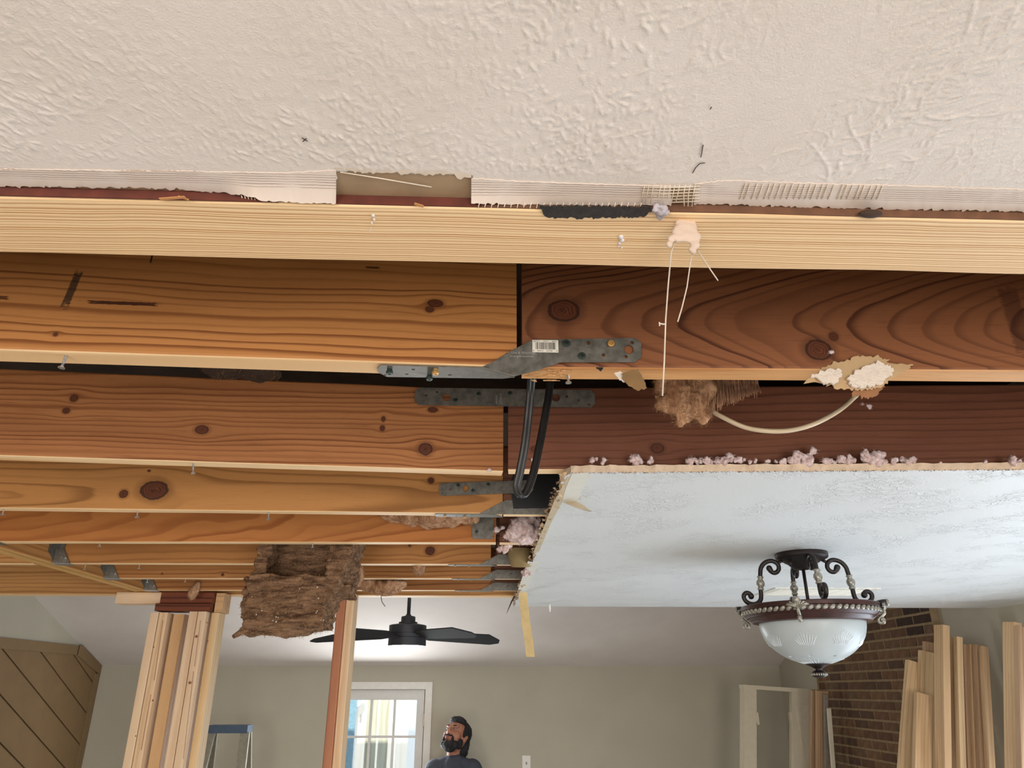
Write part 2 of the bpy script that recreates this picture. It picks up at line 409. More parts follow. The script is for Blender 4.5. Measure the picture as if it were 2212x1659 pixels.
for n, ya, yb, lab in rights:
    joist('ceiling_joist', lab, (.052, ya), (2.74, yb), BROWN('pine_brown_%d' % n, n * 2.3), seed=n + 10)
# the cross beam the joists hang from, and the far header
BEAMW = wood('pine_beam', '#CB914F', '#A06A34', yc=.04, zc=.2, freq=50, wob=.02, seed=20.)
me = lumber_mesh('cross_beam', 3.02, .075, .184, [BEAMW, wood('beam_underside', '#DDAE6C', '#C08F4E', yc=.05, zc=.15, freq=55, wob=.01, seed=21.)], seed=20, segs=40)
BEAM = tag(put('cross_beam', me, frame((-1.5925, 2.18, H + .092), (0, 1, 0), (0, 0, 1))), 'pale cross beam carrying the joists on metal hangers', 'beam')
joist('far_header', 'long pale header beam over the post cluster at the far end', (-3.45, 3.71), (.16, 3.69), lambda M, t: wood('pine_header', '#CF9A58', '#A8703A', yc=.05, zc=.2, freq=55, wob=.03, seed=23.), h=.235, t=.09, group='beams at the far end', cat='beam', seed=21)
joist('ceiling_joist', 'joist end on the left side of the cross beam', (-3.45, 2.76), (-1.635, 2.76), lambda M, t: wood('pine_side', '#CF9855', '#A26B35', yc=.05, zc=.2, freq=60, wob=.03, seed=25.), seed=22)
# top plate of the removed wall
PLATE = wood('pine_plate', '#F9D6A6', '#B67A42', yc=-.14, zc=.03, freq=140, sq=470., taper=.004, wob=.010, wscale=2.2, sharp=.22, fine=.06, tone=.03, seed=30.)
k_plate = lumber_mesh('top_plate', 3.6, .095, .038, [PLATE], bev=.002, seed=31, segs=90, rag=.0012)
TP = tag(put('top_plate', k_plate, frame((.25, .572 + .0475, .42 + .019), (1, -.002, 0), (0, 0, 1))), 'pale straight-grained top plate beside the textured ceiling', 'plate')

# ------------------------------------------------------------------ near ceiling: board, brushed texture coat, tape
k = Mat('brushed_ceiling_paint'); k.co(); n = k.noise(k.vec, 6., 3.)
k.set('Base Color', k.mix(n.sm(.3, .7), lin('#E8DCD2'), lin('#E3D6CA'))); k.set('Roughness', .62); k.set('Specular IOR Level', .35)
k.bump(k.noise(k.vec, 500., 3.), .0004)
COAT = k.m
CEIL = struct(MB().box((XL, .19, .4312), (XR, .5715, .444)), 'ceiling', PAPER)
def grid_object(name, X, Y, Zg, mat, parent=None):
    ny, nx = Zg.shape; vs = np.empty((nx * ny, 3), np.float32)
    gx, gy = np.meshgrid(X, Y); ox, oy, oz = float(X.mean()), float(Y.mean()), float(Zg.mean())
    vs[:, 0] = gx.ravel() - ox; vs[:, 1] = gy.ravel() - oy; vs[:, 2] = Zg.ravel() - oz
    i = np.arange(ny - 1)[:, None] * nx + np.arange(nx - 1)[None, :]
    q = np.stack([i, i + nx, i + nx + 1, i + 1], -1).reshape(-1, 4)       # normals down
    me = bpy.data.meshes.new(name); me.vertices.add(len(vs)); me.vertices.foreach_set('co', vs.ravel())
    me.loops.add(q.size); me.loops.foreach_set('vertex_index', q.ravel().astype(np.int32))
    me.polygons.add(len(q)); me.polygons.foreach_set('loop_start', np.arange(0, q.size, 4, dtype=np.int32))
    me.polygons.foreach_set('use_smooth', np.ones(len(q), bool)); me.update(); me.validate(); me.materials.append(mat)
    o = bpy.data.objects.new(name, me); COL.objects.link(o); o.location = (ox, oy, oz + Z0)
    if parent: o.parent = parent; o.matrix_basis = parent.matrix_basis.inverted() @ o.matrix_basis
    return o
def brush(X, Y, strokes):
    Zg = np.zeros((len(Y), len(X)), np.float32); dx = X[1] - X[0]; dy = Y[1] - Y[0]
    for (cx, cy, an, ln, wd, ht, cv) in strokes:
        r = ln / 2 + 3 * wd
        i0, i1 = max(0, int((cx - r - X[0]) / dx)), min(len(X), int((cx + r - X[0]) / dx) + 2)
        j0, j1 = max(0, int((cy - r - Y[0]) / dy)), min(len(Y), int((cy + r - Y[0]) / dy) + 2)
        if i1 <= i0 or j1 <= j0: continue
        u = X[i0:i1][None, :] - cx; v = Y[j0:j1][:, None] - cy
        a = u * math.cos(an) + v * math.sin(an); b = -u * math.sin(an) + v * math.cos(an) + cv * a * a
        e = np.clip(np.abs(a) - ln / 2, 0, None)
        Zg[j0:j1, i0:i1] = np.maximum(Zg[j0:j1, i0:i1], ht * np.exp(-(b / wd) ** 2 - (e / wd) ** 2) * (.65 + .35 * np.cos(a / ln * 4)))
    return Zg
gx = np.arange(-.72, .84, .0014); gy = np.arange(.20, .5475, .0014)
st = []
for _ in range(2500):                                         # each dab of the brush leaves a fan of ridges
    cx, cy = random.uniform(-.74, .86), random.uniform(.18, .55)
    t = (cx + .45) / .95
    if cx < .16: base, spread, ln0, nn = R(random.gauss(80 + 40 * t, 20)), .40, .0085, 8
    else: base, spread, ln0, nn = R(random.gauss(-46 if random.random() < .82 else 75, 11)), .10, .034 if random.random() < .5 else .010, 8
    dens = .45 + .55 * (mnoise.noise(Vector((cx * 9, cy * 9, 2.))) > -.15)
    for _ in range(int(nn * dens)):
        an = base + random.gauss(0, spread)
        st.append((cx + random.gauss(0, .014), cy + random.gauss(0, .011), an, ln0 * random.uniform(.35, 1.3), random.uniform(.0007, .0015), random.uniform(.0002, .0009), random.gauss(0, 25)))
Zc = brush(gx, gy, st)
pat = np.array([[mnoise.noise(Vector((x * 7, y * 7, 5.))) for x in gx[::8]] for y in gy[::8]], np.float32)
pat = np.repeat(np.repeat(pat, 8, 0), 8, 1)[:len(gy), :len(gx)]
fade = np.clip((.541 - gy) / .02, .12, 1)[:, None]
rag = np.array([.5365 + .0022 * mnoise.noise(Vector((x * 60, 0, 9.))) + .0012 * mnoise.noise(Vector((x * 220, 3., 9.))) for x in gx])
bare = (gx > -.139) & (gx < -.0145)
Zc = Zc * np.clip(1.15 + pat * 1.3, .45, 1.9) * fade
Zc[bare[None, :] & (gy[:, None] > rag[None, :])] = -.0022            # torn away, bare brown paper shows
grid_object('brushed_texture', gx, gy, .4300 - Zc, COAT, CEIL)
m = MB(); m.box((XL, .19, .4297), (-.72, .5475, .4311)); m.build('plain_coat', COAT, CEIL)
m = MB(); m.box((.84, .19, .4297), (XR, .5475, .4311)); m.build('plain_coat', COAT, CEIL)
m = MB(); m.box((-.72, .2, .4302), (.84, .535, .4311)); m.build('plain_coat', COAT, CEIL)

# joint tape on the edge of the ceiling board
k = Mat('joint_tape_plaster'); x, y, z = k.co()
ln = ((y + k.noise(k.comb(x * 5., 0., 0.), 1., 2.) * .004) * 330.).fract()
n = k.noise(k.vec, 25., 3.)
lines = ln.sm(.72, .84) * ln.sm(.9, .98, 1., 0.) * y.sm(-.016, -.010) * y.sm(.002, .006, 1., 0.) * n.sm(.3, .5)
k.set('Base Color', k.mix(lines * .75, k.mix(n, lin('#E3D3C6'), lin('#DFCBBC')), lin('#9a6f58'))); k.set('Roughness', .8)
k.bump(n * .5 - lines, .0005); TAPE = k.m
def sheet(name, top, low, mat, parent=None, z=.4292, zlow=None, th=.0009, jag=.0006, step=6, lab=None, seed=0):
    """thin strip between two pixel polylines on the ceiling plane, lower edge frayed"""
    rd = random.Random(seed)
    def ip(pl, x):
        for (a, b), (c, d) in zip(pl, pl[1:]):
            if a <= x <= c: return b + (d - b) * (x - a) / (c - a)
        return pl[-1][1]
    x0, x1 = top[0][0], top[-1][0]; n = int((x1 - x0) / step); vs, fs = [], []
    for i in range(n + 1):
        x = x0 + (x1 - x0) * i / n; yt, yl = ip(top, x), ip(low, x)
        zl = z if zlow is None else ip(zlow, x)
        for kq in range(4):
            f = kq / 3; p = at(x, yt + (yl - yt) * f, Z=z + (zl - z) * f * f)
            p.y += rd.gauss(0, jag) * (1.6 if kq == 3 else .5 if kq == 0 else 0); p.z += rd.gauss(0, .00015)
            vs.append(p)
    for i in range(n):
        for kq in range(3): a = i * 4 + kq; fs.append((a, a + 1, a + 5, a + 4))
    nv = len(vs); vs += [v + Vector((0, 0, th)) for v in vs]; fs += [tuple(i + nv for i in f)[::-1] for f in fs]
    for i in range(n):
        for e in (0, 3): a, b = i * 4 + e, i * 4 + e + 4; fs.append((a, b, b + nv, a + nv))
    m = MB(); m.add(vs, fs); return m.build(name, mat, parent, smooth=35)
sheet('joint_tape', [(-700, 350), (0, 366), (300, 369), (600, 374), (690, 370), (726, 368)], [(-700, 387), (0, 403), (300, 406), (400, 411), (520, 420), (570, 434), (726, 441)], TAPE, CEIL,
      zlow=[(-700, .4292), (480, .4292), (560, .4195), (726, .4190)], seed=1)
sheet('joint_tape', [(1018, 386), (1100, 391), (1300, 399), (1450, 403)], [(1018, 440), (1200, 443), (1300, 444), (1450, 444)], TAPE, CEIL, seed=2, zlow=[(1018, .4215), (1200, .4255), (1450, .4265)])
sheet('joint_tape', [(1500, 399), (1560, 390), (1640, 392), (1760, 397), (1940, 401), (2212, 410), (3000, 424)], [(1500, 441), (1600, 443), (1750, 448), (1900, 452), (2212, 457), (3000, 475)], TAPE, CEIL, seed=3, jag=.0009)
# frayed scrim threads
TH = plain('scrim_thread', '#E4D3BC', .8)
def threads(name, segs, mat, r=.0005, parent=None, **kw):
    m = MB()
    for s_ in segs: m.tube(s_, r, 5)
    o = m.build(name, mat, parent, smooth=True, **kw); o['kind'] = 'stuff'; return o
sg = []
for i in range(11):
    xx = 1392 + i * 11 + random.gauss(0, 1.5); sg.append([at(xx, 400, Z=.4284), at(xx - 4, 420, Z=.4280), at(xx - 7 + random.gauss(0, 3), 441 + random.uniform(-4, 6), Z=.4240)])
for i in range(6):
    yy = 404 + i * 6.5; sg.append([at(1386, yy, Z=.4283), at(1440, yy + 1, Z=.4280), at(1512, yy - 2, Z=.4283)])
for i in range(9):
    xx = 520 + i * 7; sg.append([at(xx, 418 + i, Z=.4275), at(xx + 2, 424 + i, Z=.424), at(xx + 3, 428 + i * 1.2, Z=.4225)])
for i in range(26):
    xx = 1036 + i * 14; sg.append([at(xx, 438, Z=.4225), at(xx - 2, 444, Z=.4215), at(xx - 3, 448 + random.uniform(-1, 2), Z=.4200)])
for i in range(24):
    xx = 1600 + i * 13 + random.gauss(0, 2); sg.append([at(xx + 9, 397 + i * .2, Z=.4286), at(xx, 424, Z=.4284), at(xx - 5, 430, Z=.4286)])
threads('scrim_mesh', sg, TH, .00045, CEIL)
threads('loose_fibre', [[at(735, 372, Z=.4296), at(820, 385, Z=.4285), at(932, 404, Z=.4290)]], TH, .0006, CEIL)
# torn brown lip above the bare patch
LIP = plain('torn_plaster_lip', '#D8C6B2', .9)
m = MB(); pts = []
for i in range(40):
    xx = 722 + i * 7.6; pts.append((xx, 369 + 8 * (i / 39) + random.uniform(-3, 6) + (6 if i > 34 else 0)))
vs = [at(a, b, Z=.4296) for a, b in pts] + [at(a, 362 + 10 * (a - 722) / 300, Z=.4299) for a, b in pts]
m.add(vs, [(i, i + 1, i + 41, i + 40) for i in range(39)]); m.build('torn_edge', LIP, CEIL)
# hairline crack in the coat
CR = plain('crack_shadow', '#4b3b35', 1.)
m = MB()
for a, b in (((1537, 231), (1534, 236)), ((1519, 313), (1514, 340)), ((1523, 352), (1512, 353)), ((1512, 353), (1503, 362)), ((1503, 362), (1496, 374)), ((652, 298), (664, 305)), ((654, 306), (662, 299))):
    m.bar(at(*a, Z=.4289), at(*b, Z=.4289), .0007, .0004)
m.build('crack', CR, CEIL)

# top plate details: red paint on its near edge, dark adhesive, splinters
RED = plain('old_red_paint', '#622D1F', .7, var=.25, scale=40.); BRN = plain('weathered_plate_edge', '#6E4A33', .8, var=.2, scale=50.)
def edge_strip(x0, x1, mat, name):
    a, b = at(x0, 410, Y=.5712), at(x1, 440, Y=.5712)
    MB().box((a.x, .5708, .4212), (b.x, .5722, .4310)).build(name, mat, TP)
edge_strip(-900, 600, RED, 'red_paint_edge'); edge_strip(700, 1040, RED, 'red_paint_edge'); edge_strip(1040, 3400, BRN, 'bare_edge')
GLUE = plain('black_adhesive', '#2a221c', .75, var=.4, scale=120., bump=.0012, bscale=400.)
rd = random.Random(5); top_, low_ = [], []
for i in range(61):
    f = i / 60; xx = 1166 + 240 * f
    dip = 1 if f > .06 else f / .06; dip2 = 1 if f < .93 else max(.35, (1 - f) / .07)
    top_.append(at(xx + rd.gauss(0, .8), 446 + 3 * f + rd.gauss(0, 1.2), Z=.4183)); low_.append(at(xx, 449 + 22 * min(dip, dip2) + 2 * math.sin(f * 40) * .5 + rd.gauss(0, 1.5), Z=.4183))
m = MB(); m.prism(top_ + low_[::-1], (0, 0, .0017)); m.build('adhesive_patch', GLUE, TP)
WAX = plain('old_white_glue', '#D9D2CF', .5)
def drips(name, pts, mat, parent, r0=.0018, **kw):
    m = MB()
    for i, (a, b, rr) in enumerate(pts): m.sphere(at(a, b, Z=.4195), (rr * 1.0, rr * 1.3, rr * .6), 10, 6)
    return m.build(name, mat, parent, smooth=True, **kw)
drips('glue_drip', [(806, 466, .0018), (808, 474, .0015), (803, 482, .0012), (799, 500, .0008), (801, 493, .0008)], WAX, TP)
drips('glue_drip', [(1341, 512, .0026), (1344, 519, .0024), (1338, 526, .0018), (1343, 535, .0012), (1336, 533, .0010)], WAX, TP)
KN = plain('knot_stub', '#3d2a1c', .8)
m = MB(); m.sphere(at(1880, 462, Z=.4205), (.012, .005, .0035), 12, 8); m.build('edge_knot', KN, TP, smooth=True)
SPL = plain('wood_splinter', '#C68B55', .8)
for a_, b_, w_ in (((345, 430), (400, 426), .003), ((385, 424), (408, 432), .002), ((895, 440), (915, 446), .003)):
    m = MB(); m.bar(at(*a_, Z=.4195), at(*b_, Z=.418), w_, .0008); m.build('splinter', SPL, TP)

# ------------------------------------------------------------------ plaster lump with dangling threads
PL = plain('plaster_crumb', '#D3BCA9', .85, var=.06, bump=.0006)
LUMP = empty('plaster_lump', at(1472, 500, Y=.585), 'pinkish plaster lump hanging under the plate with three white threads', 'plaster')
def blob_mesh(name, shapes, voxel, amp=0., freq=40., stretch=(1, 1, 1), mats=(), seed=0., octv=3):
    """fuse rough shapes into one skin and roughen it; shapes come as an MB in camera-relative coordinates"""
    lo = Vector([min(v[i] for v in shapes.v) for i in range(3)]); hi = Vector([max(v[i] for v in shapes.v) for i in range(3)])
    c = (lo + hi) / 2
    me = bpy.data.meshes.new(name + '_raw'); me.from_pydata([tuple(v - c) for v in shapes.v], [], shapes.f)
    o = bpy.data.objects.new(name + '_raw', me); COL.objects.link(o)
    bm = bmesh.new(); bm.from_mesh(me); bmesh.ops.recalc_face_normals(bm, faces=bm.faces); bm.to_mesh(me); bm.free()
    md = o.modifiers.new('r', 'REMESH'); md.mode = 'VOXEL'; md.voxel_size = voxel; md.use_smooth_shade = True
    dg = bpy.context.evaluated_depsgraph_get(); out = bpy.data.meshes.new_from_object(o.evaluated_get(dg)); out.name = name
    bpy.data.objects.remove(o); bpy.data.meshes.remove(me)
    if amp:
        out.update(); nr = [v.normal.copy() for v in out.vertices]; s3 = Vector(stretch) * freq
        for v, n_ in zip(out.vertices, nr):
            q = Vector((v.co.x * s3.x, v.co.y * s3.y, v.co.z * s3.z)) + Vector((seed, seed, seed))
            v.co += n_ * (amp * (mnoise.fractal(q, 1., 2., octv) ))
    out.materials.clear()
    for m_ in mats: out.materials.append(m_)
    out.polygons.foreach_set('use_smooth', [True] * len(out.polygons))
    return out, c
def blob(name, shapes, voxel, mat, parent=None, **kw):
    me, c = blob_mesh(name, shapes, voxel, mats=[mat], **kw)
    o = bpy.data.objects.new(name, me); COL.objects.link(o); o.location = c + Vector((0, 0, Z0))
    if parent: o.parent = parent; o.matrix_basis = parent.matrix_basis.inverted() @ o.matrix_basis
    return o
m = MB()
for a, b, r_ in ((1478, 485, .009), (1470, 500, .008), (1466, 512, .006), (1495, 500, .006), (1502, 512, .006), (1500, 530, .005), (1484, 497, .010), (1488, 488, .009), (1480, 508, .008), (1488, 508, .007), (1496, 540, .004), (1452, 515, .004), (1446, 528, .0035), (1476, 470, .005)):
    m.sphere(at(a, b, Y=.585), (r_, .003, r_), 10, 8)
blob('plaster_piece', m, .0016, PL, LUMP, amp=.0012, freq=180.)
def hang(name, pts, r, mat, parent, Y=.588):
    m = MB(); m.tube([at(a, b, Y=Y) for a, b in pts], r, 6); return m.build(name, mat, parent, smooth=True)
STR = plain('white_thread', '#CFC0B0', .7)
hang('thread', [(1458, 520), (1450, 545), (1443, 620), (1438, 690), (1437, 720), (1435, 780), (1431, 855)], .0007, STR, LUMP)
hang('thread', [(1498, 535), (1491, 570), (1484, 620), (1473, 665), (1464, 695)], .0006, STR, LUMP)
hang('thread', [(1503, 535), (1520, 560), (1535, 583), (1551, 606)], .0006, STR, LUMP)
m = MB(); m.bar(at(1424, 699, Y=.588), at(1438, 701, Y=.588), .0011, .0011); m.bar(at(1424, 696, Y=.588), at(1425, 704, Y=.588), .001, .001); m.build('thread_knot', STR, LUMP)
m = MB()
for a, b, r_ in ((1418, 452, .004), (1428, 455, .005), (1440, 458, .004), (1425, 464, .003), (1432, 449, .004)): m.sphere(at(a, b, Z=.4185), r_, 8, 6)
FUZZ = plain('grey_fluff', '#BDB4B8', .95, var=.15, scale=200.)
tag(blob('fluff_wisp', m, .0016, FUZZ, amp=.003, freq=200.), 'grey lint wisp stuck beside the black adhesive', 'lint')

# ------------------------------------------------------------------ far ceiling board with torn edges, lit by the side window
k = Mat('white_textured_drywall'); x, y, z = k.co()
n1 = k.noise(k.comb(x * 22., y * 34., z), 1., 4., .6, 1.2); n2 = k.noise(k.vec, 120., 2.)
rg = (n1 - .5).abs().sm(.0, .06, 1., 0.) * k.noise(k.vec, 5., 2.).sm(.4, .6)
k.set('Base Color', k.mix(n2, lin('#E8E9E8'), lin('#E2E4E3'))); k.set('Roughness', .46); k.set('Specular IOR Level', .4)
k.bump(rg + n2 * .25, .0022, .8); DRY = k.m
rd = random.Random(11); zb_, zt_ = .4050, .4199
def fr(t): return Vector((.176 + (XR - .176) * t, 1.426 - .0657 * (XR - .176) * t, zb_))
outl = [fr(i / 260) + Vector((0, rd.gauss(0, .0022), 0)) for i in range(261)]
outl += [Vector((XR, 4.02, zb_))]; ns = 150
left = [Vector((.172 + .006 * math.sin(i * .37) * .5 + rd.gauss(0, .0035), 4.02 - (4.02 - 1.436) * i / ns, zb_)) for i in range(ns + 1)]
outl += left
n_ = len(outl); m = MB(); top = [p + Vector((rd.gauss(0, .0012), rd.gauss(0, .0012), zt_ - zb_)) for p in outl]
m.add(outl + top, [tuple(range(n_))], 0); 
m.f += [tuple(range(2 * n_ - 1, n_ - 1, -1))]; m.mi += [1]
m.f += [(i, i + n_, (i + 1) % n_ + n_, (i + 1) % n_) for i in range(n_)]; m.mi += [1] * n_
DRYW = struct(m, 'ceiling_drywall', [DRY, GYP])
# frayed brown paper along the cut edges
m = MB()
for i in range(900):
    t = rd.random(); p = fr(t * .62) + Vector((0, rd.gauss(0, .0015), rd.uniform(-.001, .0008)))
    a = rd.uniform(0, 6.28); l_ = rd.uniform(.001, .0045); q = p + Vector((math.cos(a) * l_, -abs(math.sin(a)) * l_ * .6, -rd.uniform(0, .003)))
    m.bar(p, q, rd.uniform(.0004, .0012), .0004)
FRAY = plain('frayed_paper', '#8d6a45', .9, var=.25, scale=300.)
o = m.build('frayed_edge', FRAY, DRYW); o['kind'] = 'stuff'
m = MB()
for i in range(520):
    t = rd.random(); y_ = 1.44 + 2.5 * t; c_ = Vector((.168 + rd.gauss(0, .006), y_, rd.uniform(.404, .421)))
    r_ = rd.uniform(.0012, .0055); a = [Vector((rd.gauss(0, r_), rd.gauss(0, r_ * 1.6), rd.gauss(0, r_ * .8))) for _ in range(4)]
    m.add([c_ + v for v in a], [(0, 1, 2), (0, 2, 3), (0, 3, 1), (1, 3, 2)])
o = m.build('gypsum_crumbs', plain('gypsum_crumb', '#C9AC88', .95, var=.3, scale=80.), DRYW); o['kind'] = 'stuff'
PB = plain('smooth_tape_paper', '#E6E2D6', .7, var=.03); KR = plain('kraft_tape_back', '#CDBB9D', .8, var=.06)
def quad(name, pts, mat, parent, th=.0008):
    m = MB(); m.prism(pts, (0, 0, th)); return m.build(name, mat, parent)
quad('paper_band', [at(a, b, Z=.4040) for a, b in ((1236, 1022), (1278, 1023), (1262, 1050), (1245, 1085), (1214, 1083), (1222, 1055))], PB, DRYW)
quad('paper_band', [at(a, b, Z=.4040) for a, b in ((1140, 1213), (1164, 1216), (1136, 1276), (1119, 1274))], PB, DRYW)
quad('bare_paper_band', [at(a, b, Z=.4044) for a, b in ((1226, 1030), (1240, 1030), (1216, 1082), (1190, 1130), (1165, 1190), (1150, 1200), (1170, 1150), (1196, 1085))], KR, DRYW)
# curled paper flap
vs = []; A0, A1 = at(1207, 1083, Z=.4035), at(1246, 1085, Z=.4035)
for i in range(9):
    f = i / 8; drop = at(1215 + 66 * f, 1084 + 22 * math.sin(f * 1.4), Y=A0.y - .03 * f)
    drop2 = at(1246 + 30 * f, 1085 + 20 * f ** 1.5, Y=A1.y - .02 * f)
    vs += [drop, drop2]
m = MB(); m.add(vs, [(2 * i, 2 * i + 1, 2 * i + 3, 2 * i + 2) for i in range(8)])
nv = len(m.v); m.add([v + Vector((0, .0008, .0008)) for v in m.v], [tuple(reversed(f)) for f in list(m.f)])
m.build('curled_flap', KR, DRYW, smooth=True)
# ceiling vent behind the lamp
VENT = empty('ceiling_vent', (1.50, 3.33, .4073), 'white ceiling air vent behind the bowl lamp', 'vent')
m = MB(); c0, c1 = (1.27, 3.20), (1.74, 3.46)
for a, b in (((c0[0], c0[1]), (c1[0], c0[1] + .03)), ((c0[0], c1[1] - .03), (c1[0], c1[1])), ((c0[0], c0[1] + .03), (c0[0] + .03, c1[1] - .03)), ((c1[0] - .03, c0[1] + .03), (c1[0], c1[1] - .03))): m.box((a[0], a[1], .400), (b[0], b[1], .4072))
m.box((c0[0] + .03, c0[1] + .03, .4038), (c1[0] - .03, c1[1] - .03, .4049)); m.build('vent_frame', plain('vent_enamel', '#DDD8CC', .5), VENT)
vm = MB().box((-.20, -.003, -.006), (.20, .003, .006)); sl0 = None
for i in range(12):
    if sl0 is None:
        sl0 = vm.build('slat', plain('vent_slat', '#D8D2C4', .5), VENT, local=True); so = sl0
    else: so = sl0.copy(); COL.objects.link(so)
    so.parent = VENT; so.location = (.005, -.10 + .0175 * i, -.003); so.rotation_euler = (R(40), 0, 0)
m = MB(); m.tube([(1.345, 3.215, .40), (1.348, 3.213, .385), (1.345, 3.212, .372)], .003, 6); m.build('damper_lever', plain('lever', '#CFC4AE', .5), VENT, smooth=True)
# tape strip, splinter and sliver hanging from the far corner
m = MB(); P = [at(1128, 1262, Y=3.42), at(1131, 1300, Y=3.44), at(1136, 1345, Y=3.44), at(1142, 1385, Y=3.43), at(1146, 1419, Y=3.42)]
vs = []
for p in P: vs += [p + Vector((-.019, 0, 0)), p + Vector((.019, -.006, 0))]
m.add(vs, [(2 * i, 2 * i + 1, 2 * i + 3, 2 * i + 2) for i in range(4)]); m.add([v + Vector((0, .0015, 0)) for v in vs], [(2 * i, 2 * i + 2, 2 * i + 3, 2 * i + 1) for i in range(4)])
tag(m.build('paper_tape_strip', plain('hanging_tape', '#D9BC85', .8, var=.08)), 'long tan paper tape strip dangling from the drywall corner', 'tape')
m = MB(); m.tube([at(1112, 1288, Y=3.5), at(1105, 1300, Y=3.5), at(1094, 1326, Y=3.5)], [.006, .004, .0006], 6)
tag(m.build('wood_sliver', plain('dark_sliver', '#4a3a2c', .9), smooth=True), 'thin dark splinter hanging at the drywall corner', 'splinter')
m = MB(); m.tube([at(1186, 1303, Y=3.85), at(1187, 1310, Y=3.85), at(1188, 1322, Y=3.85)], [.006, .007, .004], 7)
tag(m.build('plaster_drip', PB, smooth=True), 'small white plaster drip under the far ceiling edge', 'plaster')

# ------------------------------------------------------------------ metal connectors
k = Mat('galvanised_steel'); k.co(); n = k.noise(k.vec, 60., 4., .6); v = k.vor(k.vec, 90.)
k.set('Base Color', k.mix(n.sm(.3, .7), lin('#67635a'), lin('#827d73'))); k.set('Metallic', .55); k.set('Roughness', n.sm(.2, .8, .42, .58))
k.bump(n, .0003); STEEL = k.m
SCR = plain('green_coated_screw', '#3c4640', .45, metal=.6); GOLD = plain('yellow_zinc_screw', '#C79A5A', .4, metal=.5); BRIGHT = plain('bright_screw', '#C4C6C8', .3, metal=.9)
HOLE = plain('hole_shadow', '#120d09', 1.)
def circle(cx, cy, r, n=14): return [(cx + r * math.cos(2 * math.pi * i / n), cy + r * math.sin(2 * math.pi * i / n)) for i in range(n)]
def plate(name, outline, holes, th, fn, mat, parent=None, cuts=(), origin=None):
    """sheet-metal plate with real punched holes; fn maps flat (s, w, depth) to space"""
    bm = bmesh.new(); edges = []
    for lp in [outline] + [circle(*h) for h in holes]:
        vs = [bm.verts.new((a, b, 0)) for a, b in lp]
        edges += [bm.edges.new((vs[i], vs[(i + 1) % len(vs)])) for i in range(len(vs))]
    bmesh.ops.triangle_fill(bm, use_beauty=True, use_dissolve=False, edges=edges)
    for c in cuts:
        bmesh.ops.bisect_plane(bm, geom=bm.verts[:] + bm.edges[:] + bm.faces[:], plane_co=(c, 0, 0), plane_no=(1, 0, 0))
    bmesh.ops.recalc_face_normals(bm, faces=bm.faces)
    r = bmesh.ops.extrude_face_region(bm, geom=bm.faces[:])
    for v in [g for g in r['geom'] if isinstance(g, bmesh.types.BMVert)]: v.co.z += th
    bmesh.ops.recalc_face_normals(bm, faces=bm.faces)
    m = MB(); bm.verts.index_update()
    m.add([fn(v.co.x, v.co.y, v.co.z) for v in bm.verts], [[v.index for v in f.verts] for f in bm.faces]); bm.free()
    return m.build(name, mat, parent, origin=origin)
def screw(parent, p, nrm, mat, r=.0042, name='screw', L=.004):
    p = Vector(p); nrm = Vector(nrm).normalized(); M = frame(p, nrm.orthogonal(), nrm); m = MB(); m.M = M
    m.lathe([(0, -.002), (r * .7, -.002), (r * .75, L * .3), (r, L * .5), (r, L * .85), (r * .8, L), (r * .42, L), (r * .38, L * .45), (0, L * .45)], seg=12)
    return m.build(name, mat, parent, smooth=30)
def sstep(a, b, x):
    t = max(0, min(1, (x - a) / (b - a))); return t * t * (3 - 2 * t)

def twist_fn(x_a, x_b, yb, zb, yf, zf):
    def fn(s, w_, d):
        b = sstep(x_a, x_b, s); ph = b * math.pi / 2
        c = Vector((s, yb + (yf - yb) * b, zb + (zf - zb) * b))
        wv = Vector((0, math.cos(ph), -math.sin(ph))); nv = Vector((0, -math.sin(ph), -math.cos(ph)))
        return c + wv * w_ + nv * d
    return fn
def chamfer(x0, x1, hw, c=.007, shift=0.): return [(x0 + c, -hw), (x1 - c, -hw), (x1, -hw + c), (x1, hw - c), (x1 - c, hw), (x0 + c, hw), (x0, hw - c), (x0, -hw + c)]
def mask_text(txt, size, fn, mat, parent, s0, w0, name, align='LEFT', d=.0021):
    cu = bpy.data.curves.new('t', 'FONT'); cu.body = txt; cu.size = size; cu.align_x = align
    o = bpy.data.objects.new('t', cu); COL.objects.link(o)
    me = bpy.data.meshes.new_from_object(o.evaluated_get(bpy.context.evaluated_depsgraph_get()))
    m = MB(); m.add([fn(s0 + v.co.x, w0 - v.co.y, d) for v in me.vertices], [list(p.vertices) for p in me.polygons])
    bpy.data.objects.remove(o); bpy.data.curves.remove(cu); bpy.data.meshes.remove(me)
    return m.build(name, mat, parent)

ST1 = empty('twist_strap', (.0, .95, .42), 'twisted steel strap with a barcode sticker joining the nearest joists', 'strap', 'steel joist straps')
YU = .9315
def fn1(s, w_, d): return Vector((s, YU - d, w_))                     # upright leg in front of the joist ends
up1 = [at(a, b, Y=YU) for a, b in ((1040, 794), (1062, 784), (1105, 758), (1150, 735), (1372, 731), (1385, 742), (1385, 772), (1372, 783), (1210, 783), (1165, 799), (1112, 813))]
def S1(px, py): p = at(px, py, Y=YU); return p.x, p.z
plate('upright_leg', [(p.x, p.z) for p in up1], [(*S1(1271, 742), .0028), (*S1(1303, 768), .0026), (*S1(1352, 772), .0026), (*S1(1365, 741), .0026), (*S1(1358, 756), .0072), (*S1(1095, 765), .0012)], .0016, fn1, STEEL, ST1)
def flat1(s, w_, d): return Vector((s, w_, .4192 - d))
fl1 = [at(a, b, Z=.4192) for a, b in ((822, 787), (1042, 793), (1075, 802), (1112, 813), (1085, 816), (836, 812), (818, 803), (815, 794))]
def S2(px, py): p = at(px, py, Z=.4192); return p.x, p.y
